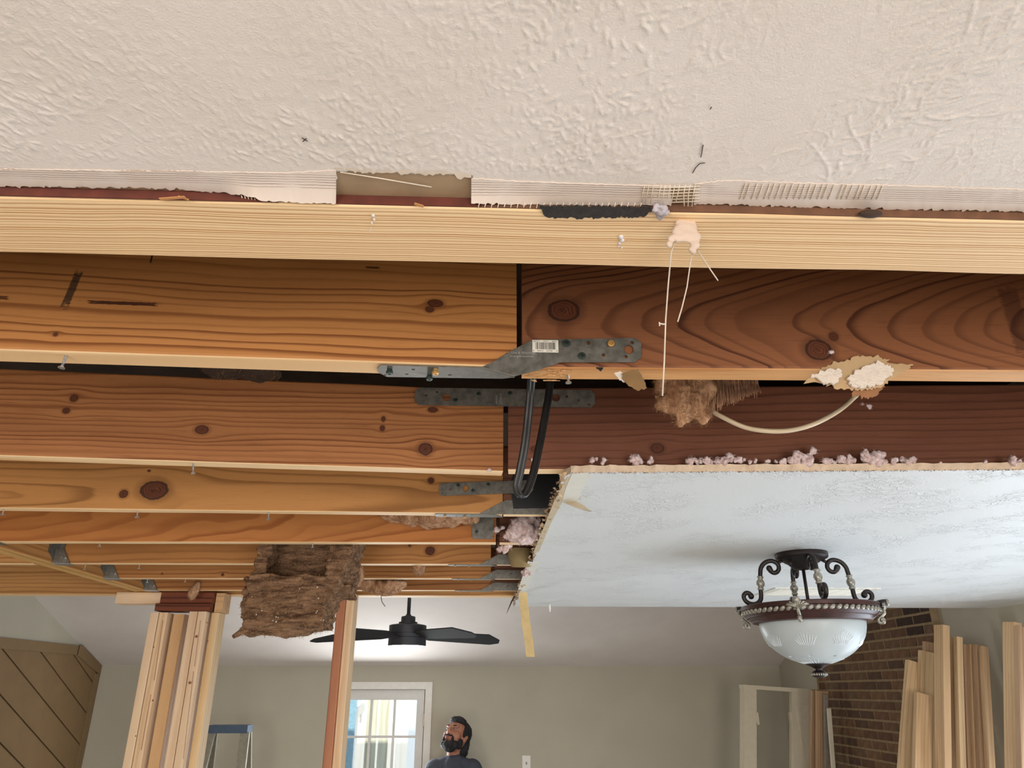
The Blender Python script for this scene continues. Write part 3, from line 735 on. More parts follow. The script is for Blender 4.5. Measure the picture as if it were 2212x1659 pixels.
plate('flat_leg', [(p.x, p.y) for p in fl1], [(*S2(893, 796), .0026), (*S2(879, 806), .0026), (*S2(972, 808), .0028), (*S2(832, 808), .0020)], .0016, flat1, STEEL, ST1)
for px, py, mt in ((842, 797, SCR), (928, 810, SCR), (941, 798, GOLD)): screw(ST1, at(px, py, Z=.4176), (0, 0, -1), mt, .0050, L=.008)
for px, py, mt in ((1223, 744, SCR), (1256, 771, SCR), (1319, 744, GOLD)): screw(ST1, at(px, py, Y=YU - .0016), (0, -1, 0), mt, .0052, L=.006)
LABEL = plain('paper_sticker', '#E4DCCB', .6, var=.03); INK = plain('black_ink', '#15130f', .7); ETCH = plain('etched_lettering', '#B9B7B0', .4, metal=.4)
def flat_quad(s0, s1, w0, w1, d, mat, name, parent):
    w0, w1 = ZS - w0, ZS - w1; m = MB(); m.add([fn1(s0, w0, d), fn1(s1, w0, d), fn1(s1, w1, d), fn1(s0, w1, d)], [(0, 1, 2, 3)]); return m.build(name, mat, parent)
ZS = .4420
fnt = lambda s, w_, d: fn1(s, ZS - w_, d)
bl = flat_quad(.066, .103, -.0170, .0025, .0018, LABEL, 'barcode_sticker', ST1)
rd = random.Random(3); sx = .0705
while sx < .099:
    wv = rd.choice((.0004, .0004, .0007, .0010)); flat_quad(sx, sx + wv, -.0132, -.0022, .00195, INK, 'barcode_line', bl); sx += wv + rd.choice((.0004, .0005, .0009))
for t_, s_, w_, z_ in (('0', .0668, .0012, .0034), ('44315', .0728, .0012, .0034), ('23730', .0858, .0012, .0034), ('0', .1000, .0012, .0034), ('P201217', .0672, -.0140, .0026), ('MTS12', .0815, -.0140, .0026), ('80642', .0940, -.0140, .0026)):
    mask_text(t_, z_, fnt, INK, bl, s_, w_, 'sticker_print', d=.00196)
mask_text('Use & Warnings:', .0052, fnt, ETCH, ST1, .036, .0052, 'etched_text', d=.0018)
mask_text('strongtie.com/info', .0046, fnt, ETCH, ST1, .034, .0105, 'etched_text', d=.0018)

def yplane(Y): return lambda s, w_, d: Vector((s, Y - d, w_))
ST2 = empty('flat_strap', (.04, 1.449, .576), 'long flat steel strap with two large holes across the second joists', 'strap', 'steel joist straps')
zc2 = .576; o2 = [(s, zc2 + w_) for s, w_ in chamfer(-.150, .237, .0200, .009)]
plate('strap_body', o2, [(-.083, .574, .0088), (.152, .577, .0088), (-.126, .578, .0024), (-.103, .586, .0022), (.176, .580, .0025), (.201, .572, .0025), (.223, .563, .0028), (-.146, .566, .0015)], .0016, yplane(1.449), STEEL, ST2)
for s_, z_ in ((-.014, .582), (.053, .585), (-.063, .567)): screw(ST2, (s_, 1.4474, z_), (0, -1, 0), SCR, .0045)
f2 = lambda s, w_, d: Vector((.036 + w_ * 1., 1.449 - d, .560 + s))
mask_text('LSTA15', .0075, f2, ETCH, ST2, .0, .0, 'etched_text', d=.0018); mask_text('www.str', .0062, f2, ETCH, ST2, .0, -.010, 'etched_text', d=.0018)
ST3 = empty('flat_strap', (-.02, 1.862, .486), 'short flat steel strap on the knotty tan joist left of the cable loop', 'strap', 'steel joist straps')
zc3 = .484; f3 = lambda s, w_, d: Vector((s, 1.863 - d, w_ + (s + .02) * .045))
plate('strap_body', [(s, zc3 + w_) for s, w_ in chamfer(-.116, .13, .0170, .007)], [(-.047, .484, .0085), (-.087, .483, .0022), (-.108, .474, .0016)], .0016, f3, STEEL, ST3)
for s_, z_ in ((-.067, .491), (-.028, .477), (.012, .494)): screw(ST3, (s_, 1.8614, z_), (0, -1, 0), SCR, .0045)
for yj, yr, z_, lab in ((1.872, 1.868, .443, 'bent steel strap under the knotty tan joist beside the cable loop'), (2.706, 2.704, .443, 'bent steel strap nearest below the brown paper cup'),
                        (3.078, 3.076, .443, 'bent steel strap second from the far joist end'), (3.468, 3.466, .443, 'bent steel strap at the farthest joist end')):
    e = empty('twist_strap', (0, yj, .42), lab, 'strap', 'steel joist straps')
    plate('flat_leg', [(-.125, yj + .008), (-.118, yj + .002), (.03, yj + .002), (.052, yj + .036), (-.118, yj + .036), (-.125, yj + .030)], [(-.07, yj + .022, .003), (-.03, yj + .012, .003)], .0016, flat1, STEEL, e)
    plate('upright_leg', [(-.012, .4178), (.02, .4178), (.165, .4178), (.165, .452), (.060, .455), (.048, .450)], [(.12, .44, .003)], .0016, yplane(yj - .002), STEEL, e)
    for s_, w_ in ((-.10, .015), (-.05, .026)): screw(e, (s_, yj + w_, .4176), (0, 0, -1), GOLD, .004)
e = empty('angle_plate', (.0, 2.275, .49), 'small square steel plate at the end of the flame-grained joist', 'bracket')
plate('plate_body', [(-.028, .43), (.028, .43), (.034, .436), (.034, .532), (-.034, .532), (-.034, .436)], [], .002, yplane(2.277), STEEL, e)
for s_, z_ in ((-.010, .512), (-.020, .452)): screw(e, (s_, 2.275, z_), (0, -1, 0), SCR, .005)
e = empty('dark_bracket', (.01, 2.70, .53), 'small dark steel bracket on the tan round-knotted joist end', 'bracket')
plate('plate_body', [(-.02, .515), (.034, .515), (.034, .575), (-.018, .575)], [], .002, yplane(2.703), plain('dark_steel', '#2a3034', .5, metal=.5), e)
# joist hangers on the cross beam
for i, (yj, lab) in enumerate(((2.738, 'joist hanger nearest the left frame edge'), (3.128, 'middle joist hanger on the cross beam'), (3.512, 'joist hanger closest to the post cluster'))):
    xj = -1.5545; e = empty('joist_hanger', (xj, yj, .42), 'galvanised ' + lab, 'hanger', 'joist hangers on the cross beam')
    plate('side_plate', [(xj, .418), (xj + .062, .418), (xj + .030, .47), (xj + .034, .60), (xj, .60)], [(xj + .018, .57, .003)], .0015, yplane(yj), STEEL, e)
    plate('face_flange', [(yj - .045, .455), (yj, .43), (yj, .60), (yj - .040, .60)], [(yj - .02, .52, .003)], .0015, lambda s, w_, d, X=xj: Vector((X + d, s, w_)), STEEL, e)
    m = MB(); m.box((xj, yj - .003, .4165), (xj + .058, yj + .041, .4182)); m.build('seat_plate', plain('sheen_galvanised', '#B9BEC4', .35, metal=.75), e)  # lighter steel colour paints the sheen on the seat
    screw(e, (xj + .045, yj - .0015, .437), (0, -1, 0), BRIGHT, .004)
e = empty('joist_hanger', (-1.5545, 2.325, .42), 'galvanised joist hanger cut off by the left picture edge', 'hanger', 'joist hangers on the cross beam')
plate('side_plate', [(-1.5545, .418), (-1.495, .418), (-1.525, .47), (-1.522, .60), (-1.5545, .60)], [(-1.537, .57, .003)], .0015, yplane(2.323), STEEL, e)
m = MB(); m.box((-1.5545, 2.322, .4165), (-1.497, 2.366, .4182)); m.build('seat_plate', STEEL, e)

# ------------------------------------------------------------------ drywall screws left in the joists
def dry_screw(parent, px, py, Y, tilt=(0, 0, -1), L=.022, r=.0042):
    p = at(px, py, Y=Y); M = frame(p, Vector(tilt).orthogonal(), tilt); m = MB(); m.M = M
    m.lathe([(0, -L), (.0016, -L), (.0016, -.003), (.0022, -.002), (r, 0), (r, .0012), (r * .3, .0012), (0, .0004)], seg=12)
    for i in range(7):
        z_ = -L + .003 + i * .0022; m.lathe([(.0016, z_), (.0023, z_ + .0007), (.0016, z_ + .0014)], seg=10)
    pw = parent
    o = m.build('drywall_screw', BRIGHT, None, smooth=30); o.parent = pw; o.matrix_basis = pw.matrix_basis.inverted() @ o.matrix_basis
for j_, px, py, Y, t in ((J1L, 133, 794, .925, (-.12, 0, -1)), (J1R, 1228, 826, .965, (.02, 0, -1)), (J2L, 417, 1022, 1.44, (.15, 0, -1)), (J3L, 296, 1117, 1.875, (.1, 0, -1)), (J3L, 580, 1122, 1.88, (.1, 0, -1)),
                      (J3L, 5, 1112, 1.87, (0, 0, -1)), (J4L, 675, 1183, 2.31, (.02, 0, -1)), (J4L, 215, 1180, 2.33, (.1, 0, -1)), (J5L, 183, 1230, 2.75, (0, 0, -1)), (J5L, 300, 1228, 2.75, (0, 0, -1)), (J6L, 318, 1258, 3.15, (0, 0, -1)), (J6L, 400, 1257, 3.15, (0, 0, -1))):
    dry_screw(j_, px, py, Y, t, L=.024 if Y < 1.5 else .03, r=.0045 if Y < 1.5 else .006)
# gap nails: dark nail sticking out of the first joist's top
m = MB(); m.tube([at(329, 551, Y=.9), at(325, 567, Y=.893)], .0011, 6); o = m.build('bent_nail', plain('dark_nail', '#1d1512', .6), None); o.parent = J1L; o.matrix_basis = J1L.matrix_basis.inverted() @ o.matrix_basis
# chewed raw underside at the end of the red joist
m = MB(); rd = random.Random(8)
for i in range(26):
    xx = rd.uniform(.056, .11); p = Vector((xx, rd.uniform(.945, .985), .4192)); l_ = rd.uniform(.005, .018)
    m.bar(p, p + Vector((l_, rd.gauss(0, .002), -rd.uniform(0, .0012))), rd.uniform(.001, .003), rd.uniform(.0004, .0014))
o = m.build('splintered_end', plain('raw_splinters', '#C99A68', .85, var=.3, scale=150.), None); o.parent = J1R; o.matrix_basis = J1R.matrix_basis.inverted() @ o.matrix_basis; o['kind'] = 'stuff'

# ------------------------------------------------------------------ insulation
k = Mat('brown_glass_wool'); x, y, z = k.co()
n = k.noise(k.comb(x * 14., y * 30., z * 70.), 1., 4., .65, .6); n2 = k.noise(k.vec, 160., 3.)
c = k.mix(n.sm(.32, .68), lin('#4d382a'), lin('#8c6c52')); c = k.mix(n2.sm(.5, .75) * .5, c, lin('#A98560'))
k.set('Base Color', c); k.set('Roughness', 1.); k.set('Specular IOR Level', .1); k.bump(n + n2 * .4, .0022); WOOL = k.m
k = Mat('tan_glass_wool'); x, y, z = k.co(); n = k.noise(k.comb(x * 60., y * 20., z * 14.), 1., 4., .65, .8)
k.set('Base Color', k.mix(n.sm(.3, .7), lin('#8d6144'), lin('#C49B78'))); k.set('Roughness', 1.); k.set('Specular IOR Level', .1); k.bump(n, .003); WOOL2 = k.m
k = Mat('pink_glass_wool'); k.co(); n = k.noise(k.vec, 90., 4., .6)
k.set('Base Color', k.mix(n.sm(.3, .7), lin('#BFA09B'), lin('#E3D3CF'))); k.set('Roughness', 1.); k.set('Specular IOR Level', .1); k.bump(n, .002); PINK = k.m
FIB = plain('wool_fibre', '#8F6B48', 1., var=.3, scale=60.); FIBP = plain('pink_fibre', '#DDBFBA', 1.)
def fuzz(o, n, L, mat, r=.00035, seed=0, down=.3):
    rd = random.Random(seed); me = o.data; m = MB(); np_ = len(me.polygons)
    for _ in range(n):
        p = me.polygons[rd.randrange(np_)]; c = Vector(p.center); d = (p.normal + Vector((rd.gauss(0, .8), rd.gauss(0, .8), rd.gauss(0, .8) - down))).normalized()
        l_ = L * rd.uniform(.3, 1.2); q = c + d * l_ * .5; e = q + (d + Vector((rd.gauss(0, .6), rd.gauss(0, .6), rd.gauss(0, .6) - down))).normalized() * l_ * .5
        sd = d.orthogonal().normalized() * r; u = d.cross(sd).normalized() * r
        m.add([c + sd, c - sd, c + u, q + sd, q - sd, q + u, e], [(0, 1, 4, 3), (1, 2, 5, 4), (2, 0, 3, 5), (3, 4, 6), (4, 5, 6), (5, 3, 6)])
    f = m.build('loose_fibres', mat, o, local=True, origin=(0, 0, 0)); f['kind'] = 'stuff'; return f
# the hanging batt
m = MB()
m.box((-.735, 2.375, .175), (-.49, 2.56, .335)); m.box((-.705, 2.49, .29), (-.44, 2.66, .60)); 
m.prism([(-.50, 2.40, .20), (-.405, 2.40, .47), (-.405, 2.40, .60), (-.485, 2.40, .60), (-.50, 2.40, .36)], (0, .17, 0)); m.box((-.765, 2.43, .20), (-.705, 2.56, .33)); m.prism([(-.735, 2.40, .30), (-.72, 2.40, .52), (-.665, 2.40, .55), (-.70, 2.40, .30)], (0, .15, 0))
m.prism([(-.74, 2.39, .18), (-.745, 2.39, .155), (-.72, 2.39, .15), (-.64, 2.39, .18)], (0, .05, 0)); m.sphere((-.62, 2.45, .19), (.12, .08, .035)); m.sphere((-.60, 2.40, .26), (.11, .04, .05))
BATT = tag(blob('insulation_batt', m, .0042, WOOL, amp=.012, freq=20., stretch=(.8, 1., 2.2), octv=4, seed=4.), 'brown fibreglass batt sagging far below the joists over the middle post', 'insulation')
fuzz(BATT, 5200, .013, FIB, seed=1)
FOIL = plain('batt_paper_facing', '#2b2724', .6)
m = MB(); vs = []
for i in range(9):
    f = i / 8; p = at(585 + 45 * f, 1353 + 9 * math.sin(f * 3.1), Y=2.40); vs += [p, p + Vector((0, .05, .012))]
m.add(vs, [(2 * i, 2 * i + 1, 2 * i + 3, 2 * i + 2) for i in range(8)]); m.add([v + Vector((0, 0, .001)) for v in vs], [(2 * i, 2 * i + 2, 2 * i + 3, 2 * i + 1) for i in range(8)])
m.build('paper_facing', FOIL, BATT, smooth=True)
m = MB(); m.tube([at(503, 1376, Y=2.4), at(520, 1366, Y=2.4), at(545, 1358, Y=2.4), at(570, 1348, Y=2.4)], [.006, .010, .008, .006], 8); m.build('torn_tail', WOOL, BATT, smooth=True)
SP = plain('white_speck', '#E8E2D8', .6); m = MB(); rd = random.Random(2)
for _ in range(26): m.sphere(at(rd.uniform(540, 700), rd.uniform(1240, 1345), Y=2.372), rd.uniform(.0008, .0022), 6, 4)
o = m.build('plaster_specks', SP, BATT); o['kind'] = 'stuff'
# lump stuffed between the first two joists on the right
m = MB()
for a, b, r_ in ((1450, 825, .032), (1465, 850, .028), (1450, 870, .022), (1480, 885, .022), (1505, 870, .024), (1515, 840, .026), (1520, 895, .014), (1470, 905, .012), (1428, 868, .012), (1421, 862, .008), (1500, 825, .03)): m.sphere(at(a, b, Y=1.2), (r_, r_ * .8, r_ * 1.1), 12, 8)
L2 = tag(blob('insulation_lump', m, .003, WOOL2, amp=.007, freq=55., octv=4, seed=1.), 'tan wool lump poking out below the cathedral-grained joist', 'insulation')
fuzz(L2, 1500, .012, FIB, seed=3)
m = MB(); rd = random.Random(9)
for i in range(170):
    xx = rd.uniform(1535, 1640); y1_ = 885 - (xx - 1535) * .38 + rd.gauss(0, 4); m.tube([at(xx - 8, 800, Y=1.22 + rd.uniform(-.02, .03)), at(xx - 3, 830, Y=1.22), at(xx + rd.gauss(0, 3), y1_, Y=1.2 + rd.uniform(-.02, .02))], [.0022, .0019, .0005], 5)
o = m.build('wool_strands', plain('strand_wool', '#A87F62', 1., var=.3, scale=50.), L2, smooth=True); o['kind'] = 'stuff'
# flat pads behind the further joists
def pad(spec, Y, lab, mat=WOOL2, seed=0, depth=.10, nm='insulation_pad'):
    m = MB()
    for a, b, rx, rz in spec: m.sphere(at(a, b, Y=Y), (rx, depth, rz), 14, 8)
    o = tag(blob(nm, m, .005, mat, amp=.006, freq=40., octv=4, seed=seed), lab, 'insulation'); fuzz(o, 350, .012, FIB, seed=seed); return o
pad([(850, 1112, .04, .012), (890, 1116, .05, .020), (930, 1122, .05, .022), (970, 1118, .05, .020), (1010, 1116, .04, .014)], 2.19, 'flat wool pad sagging between the knotty and flame-grained joists', seed=5)
pad([(800, 1262, .06, .030), (830, 1268, .08, .035), (850, 1262, .06, .020)], 3.28, 'round wool pad under the far joists beside the middle post', seed=6)
pad([(770, 1240, .025, .05)], 2.95, 'small wool roll tucked behind the top of the middle post', seed=7)
pad([(905, 1228, .022, .02)], 2.84, 'tiny wool tuft under the tan round-knotted joist', seed=8)
pad([(540, 792, .06, .008), (470, 793, .04, .006)], 1.375, 'dim wool tuft in the black gap above the second left joist', mat=plain('shaded_wool', '#3b2a1c', 1.), seed=9)  # wool darkened to carry the gap's shade in its colour
pad([(415, 1282, .018, .03), (425, 1270, .014, .03)], 3.50, 'small wool tuft over the dark block on the posts', seed=13, depth=.03)
# pink wool
m = MB()
for a, b, r_ in ((1130, 1130, .035), (1115, 1150, .030), (1145, 1148, .035), (1105, 1158, .02), (1135, 1160, .03), (1150, 1125, .03), (1155, 1160, .02)): m.sphere(at(a, b, Y=2.2), (r_, r_, r_ * .8), 10, 8)
o = tag(blob('pink_insulation', m, .004, PINK, amp=.012, freq=45., octv=4), 'large pink wool clump stuffed behind the torn drywall edge', 'insulation'); fuzz(o, 500, .012, FIBP, seed=4)
def tuft(px, py, Y, r_, lab, grp=None, seed=0, n=5):
    rd = random.Random(seed); m = MB(); c = at(px, py, Y=Y)
    for _ in range(n): m.sphere(c + Vector((rd.gauss(0, r_ * .9), rd.gauss(0, r_ * .4), abs(rd.gauss(0, r_ * .5)))), r_ * rd.uniform(.5, .9), 8, 6)
    o = tag(blob('pink_tuft', m, max(.0016, r_ * .16), PINK, amp=r_ * .42, freq=1.2 / r_, octv=4, seed=seed * 1.7), lab, 'insulation', grp); fuzz(o, 60, r_ * .7, FIBP, r=.0003, seed=seed); return o
grp = 'pink tufts along the cut drywall edge'; lab = 'small pink wool tuft sitting on the cut drywall edge'
for i, (px, r_, n) in enumerate(((1293, .007, 4), (1375, .011, 6), (1405, .006, 4), (1505, .010, 5), (1530, .008, 5), (1570, .011, 6), (1600, .007, 4), (1660, .006, 4), (1690, .008, 4), (1715, .009, 5), (1745, .014, 6), (1785, .008, 5), (1810, .009, 6), (1840, .008, 5), (1890, .014, 7), (1925, .008, 4), (1965, .008, 4), (2130, .004, 3), (2192, .011, 4), (2030, .003, 3), (1630, .005, 3))):
    t = (px - 1227) / 985; Yt = 1.426 - .06 * t - .002
    sp_lab = {1293: 'leftmost pink tuft near the drywall corner', 1375: 'pink tuft right of the drywall corner below the wool lump', 1570: 'wide pink tuft below the left end of the white cable', 1745: 'tallest pink tuft on the edge below the lowest point of the white cable', 1890: 'plump pink tuft on the edge below the torn paper', 2192: 'pink tuft at the right picture edge'}
    tuft(px, 1002 - r_ * 300 + (1 if px < 1400 else -1), Yt + .004, r_, sp_lab.get(px, lab), grp, seed=i + 20, n=n)
tuft(1084, 1187, 2.335, .014, 'white pink tuft hanging by the dark bracket', seed=60); tuft(1078, 1146, 2.24, .010, 'tiny pink tuft at the square steel plate', seed=61)
tuft(1055, 1016, 1.47, .004, 'pale crumb at the end of the second left joist', seed=62, n=3); tuft(1138, 1243, 2.70, .012, 'pinkish shred over the bent strap', seed=63)
tuft(1873, 878, 1.352, .006, 'small pink shred below the torn drywall paper', seed=64, n=3); tuft(1797, 762, .925, .0035, 'tiny pink shred stuck beside the lower round knot', seed=65, n=4)
tuft(1146, 994, 1.45, .004, 'pale crumb on the dark joist beside the cable loop', seed=66, n=3)
# black panel added to stand for the dark void behind the cable loop
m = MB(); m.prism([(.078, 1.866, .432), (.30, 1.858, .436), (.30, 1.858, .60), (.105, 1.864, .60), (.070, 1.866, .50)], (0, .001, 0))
tag(m.build('dark_void_panel', plain('void_black', '#0d0d0e', .5)), 'added black panel for the dark void behind the cable loop', 'dark panel')
# kraft paper cup piece beside the strap
m = MB(); vs = []
for i in range(9):
    a = math.pi * i / 8; c0_, c1_ = at(1122, 1186, Y=2.6), at(1124, 1228, Y=2.6)
    vs += [c0_ + Vector((-.045 * math.cos(a), -.03 * math.sin(a), 0)), c1_ + Vector((-.032 * math.cos(a), -.025 * math.sin(a), .006 * (1 - math.sin(a))))]
m.add(vs, [(2 * i, 2 * i + 1, 2 * i + 3, 2 * i + 2) for i in range(8)]); m.add([v + Vector((0, .001, 0)) for v in vs], [(2 * i, 2 * i + 2, 2 * i + 3, 2 * i + 1) for i in range(8)])
tag(m.build('kraft_paper', plain('olive_kraft', '#8F7A52', .8), smooth=True), 'olive brown curled paper piece behind the drywall edge', 'paper')

# ------------------------------------------------------------------ cables
BLK = plain('black_cable_jacket', '#262422', .38, var=.2)
CAB = empty('black_cable', at(1120, 1072, Y=1.18), 'black flat twin cable hanging in a narrow loop between the joists', 'cable')
pa = [(1156, 700, .995), (1152, 760, 1.06), (1147, 830, 1.13), (1142, 890, 1.15), (1134, 960, 1.16), (1124, 1015, 1.17), (1117, 1045, 1.175), (1118, 1060, 1.18), (1124, 1070, 1.185), (1133, 1068, 1.19), (1143, 1050, 1.195), (1154, 1015, 1.20), (1168, 950, 1.21), (1179, 890, 1.22), (1187, 840, 1.23), (1193, 760, 1.24)]
def spline(P, n=6):
    P = [Vector(p) for p in P]; out = []
    for i in range(len(P) - 1):
        p0, p1, p2, p3 = P[max(i - 1, 0)], P[i], P[i + 1], P[min(i + 2, len(P) - 1)]
        for j in range(n):
            t = j / n; out.append(.5 * (2 * p1 + (p2 - p0) * t + (2 * p0 - 5 * p1 + 4 * p2 - p3) * t * t + (3 * p1 - p0 - 3 * p2 + p3) * t ** 3))
    return out + [P[-1]]
for off in (-.0032, .0032):
    m = MB(); m.tube(spline([at(a + off * 0, b, Y=Y_) + Vector((off, off * .6, 0)) for a, b, Y_ in pa]), .0040, 10); m.build('cable_conductor', BLK, CAB, smooth=True)
m = MB(); pth = spline([at(a, b, Y=Y_) for a, b, Y_ in pa]); m.tube(pth, .0026, 8); m.build('cable_web', BLK, CAB, smooth=True)
WC = plain('white_cable_jacket', '#CDB898', .45, var=.06)
m = MB(); m.tube(spline([at(a, b, Y=Y_) for a, b, Y_ in ((1490, 850, 1.24), (1530, 882, 1.22), (1565, 903, 1.20), (1610, 923, 1.19), (1660, 931, 1.18), (1710, 929, 1.18), (1760, 915, 1.18), (1810, 888, 1.19), (1848, 855, 1.20), (1880, 815, 1.12), (1900, 770, .99))]), .0056, 12, flat=.75)
tag(m.build('white_cable', WC, smooth=True), 'cream flat cable sagging from the wool lump to the torn paper', 'cable')
# torn drywall paper hanging from the red joist
def ragged(name, pts, Y, mat, lab=None, cat=None, parent=None, th=.0009, jag=.0015, curl=.012, seed=0, sub=7):
    rd = random.Random(seed); P = []
    for i in range(len(pts)):
        a, b = pts[i], pts[(i + 1) % len(pts)]
        for j in range(sub):
            t = j / sub; P.append((a[0] + (b[0] - a[0]) * t + rd.gauss(0, jag * 1500), a[1] + (b[1] - a[1]) * t + rd.gauss(0, jag * 1500)))
    cx = sum(p[0] for p in P) / len(P); cy = sum(p[1] for p in P) / len(P); n_ = len(P); vs = []
    def w(p): 
        dd = ((p[0] - cx) ** 2 + (p[1] - cy) ** 2) / 12000; return at(p[0], p[1], Y=Y + curl * min(1, dd) * (.4 + .6 * math.sin(p[0] * .05)))
    rings = (1., .66, .33)
    for rr in rings: vs += [w((cx + (p[0] - cx) * rr, cy + (p[1] - cy) * rr)) for p in P]
    vs.append(w((cx, cy))); fs = []
    for r_ in range(2):
        for i in range(n_): fs.append((r_ * n_ + i, r_ * n_ + (i + 1) % n_, (r_ + 1) * n_ + (i + 1) % n_, (r_ + 1) * n_ + i))
    fs += [(2 * n_ + i, 2 * n_ + (i + 1) % n_, 3 * n_) for i in range(n_)]
    nv = len(vs); m = MB(); m.add(vs + [v + Vector((0, th, 0)) for v in vs], fs + [tuple(i + nv for i in f)[::-1] for f in fs] + [(i, i + nv, (i + 1) % n_ + nv, (i + 1) % n_) for i in range(n_)])
    o = m.build(name, mat, parent, smooth=40)
    return tag(o, lab, cat) if lab else o
k = Mat('torn_paper_face'); k.co(); n = k.noise(k.vec, 45., 4., .6); k.set('Base Color', k.mix(n, lin('#C9AA80'), lin('#B8946A'))); k.set('Roughness', .9); TP1 = k.m
k = Mat('broken_gypsum'); k.co(); n = k.noise(k.vec, 140., 4., .6); k.set('Base Color', k.mix(n, lin('#EFE3D6'), lin('#E3CDB8'))); k.set('Roughness', .9); k.bump(n, .003); GY2 = k.m
FLK = empty('torn_drywall_paper', at(1850, 830, Y=.925), 'torn tan drywall paper with white gypsum hanging from the dark red joist', 'paper')
ragged('paper_sheet', [(1736, 826), (1775, 798), (1800, 786), (1830, 778), (1860, 772), (1905, 771), (1925, 784), (1976, 788), (1950, 806), (1925, 822), (1900, 838), (1870, 842), (1840, 843), (1800, 838), (1775, 826)], .922, TP1, parent=FLK, seed=3, curl=.010)
ragged('paper_fold', [(1842, 842), (1870, 838), (1912, 832), (1900, 848), (1885, 858), (1862, 860), (1845, 854)], .926, plain('kraft_fold', '#9A6C48', .9), parent=FLK, seed=4, curl=.006)
ragged('gypsum_patch', [(1832, 820), (1850, 800), (1880, 786), (1905, 782), (1930, 795), (1925, 808), (1900, 830), (1870, 838), (1840, 835)], .9165, GY2, parent=FLK, seed=5, curl=.003, th=.004)
ragged('gypsum_patch', [(1753, 812), (1775, 800), (1815, 797), (1818, 812), (1805, 828), (1775, 824)], .9175, GY2, parent=FLK, seed=6, curl=.003, th=.003)
ragged('torn_paper', [(1327, 806), (1340, 801), (1352, 812), (1350, 826), (1335, 818)], .9265, GY2, 'white torn paper corner beside the brown paper triangle', 'paper', seed=7, curl=.002, jag=.0007)
ragged('torn_paper', [(1345, 804), (1378, 796), (1388, 812), (1397, 838), (1378, 844), (1355, 830), (1345, 818)], .922, plain('kraft_triangle', '#8A6A43', .85), 'brown paper triangle hanging under the strap end', 'paper', seed=8, curl=.004, jag=.0006)
ragged('black_tape_scrap', [(1281, 786), (1298, 786), (1304, 793), (1298, 802), (1289, 795)], .9375, plain('black_scrap', '#14110f', .7), 'black tape scrap peeking from under the strap', 'tape', seed=9, curl=.001, jag=.0004)
ragged('torn_paper', [(1380, 765), (1388, 768), (1386, 785), (1372, 792), (1352, 788), (1372, 780)], .9360, GY2, 'white paper shred behind the strap end', 'paper', seed=10, curl=.001, jag=.0005)
# bits behind the black gap: a block of wood standing between the first two joists
tag(MB().box((.006, 1.02, .50), (.030, 1.10, .64)).build('blocking', wood('grey_block', '#B5A183', '#8c7a5f', seed=40.)), 'pale wood block in the dark gap behind the strap', 'block')
m = MB(); m.tube([at(690, 1294, Y=3.6) if False else at(823, 1288, Y=3.66), at(825, 1300, Y=3.66), at(832, 1310, Y=3.66)], .0018, 6)
tag(m.build('wire_end', plain('dark_wire', '#3a3a3c', .5), smooth=True), 'short dark wire end curling below the far header', 'wire')

# ------------------------------------------------------------------ semi-flush bowl lamp
LX, LY = 1.03, 2.345
BRZ = plain('oil_rubbed_bronze', '#2a2220', .42, metal=.35, var=.25, scale=40.); RIMM = plain('mahogany_rim', '#3d211c', .40, metal=.2, var=.3, scale=25.)
SILV = plain('antique_silver', '#9b968a', .42, metal=.6, var=.35, scale=160.)
LAMP = empty('ceiling_lamp', (LX, LY, .4073), 'bronze semi-flush lamp with scrolled arms and a white glass bowl', 'lamp')
zl = -.0127                                                          # the lamp hangs from the board face
def LP(r, z): return (r, z + zl)
m = MB(); m.lathe([LP(*p) for p in ((0, .4195), (.088, .4195), (.090, .416), (.090, .402), (.087, .398), (.078, .394), (.066, .390), (.058, .384), (.050, .380), (.040, .370), (.030, .362), (.020, .360), (0, .360))], (LX, LY, 0), 56); m.build('canopy', BRZ, LAMP, smooth=35)
m = MB(); m.lathe([LP(*p) for p in ((.0, .385), (.005, .385), (.005, .372), (.0035, .371), (.0035, .366), (0, .366))], (LX - .058, LY - .035, 0), 12); m.build('canopy_screw', BRZ, LAMP, smooth=True)
m = MB(); m.tube([(LX, LY, .36 + zl), (LX, LY, .20 + zl)], .0058, 12); m.build('centre_rod', BRZ, LAMP, smooth=True)
prof = [(.117, .366), (.108, .352), (.094, .352), (.084, .364), (.086, .380), (.100, .391), (.118, .391), (.135, .382), (.146, .367), (.150, .35), (.152, .335), (.154, .315), (.156, .295), (.157, .275), (.160, .260), (.168, .250), (.182, .244), (.200, .246), (.214, .257), (.217, .272), (.208, .282), (.196, .280), (.192, .271)]
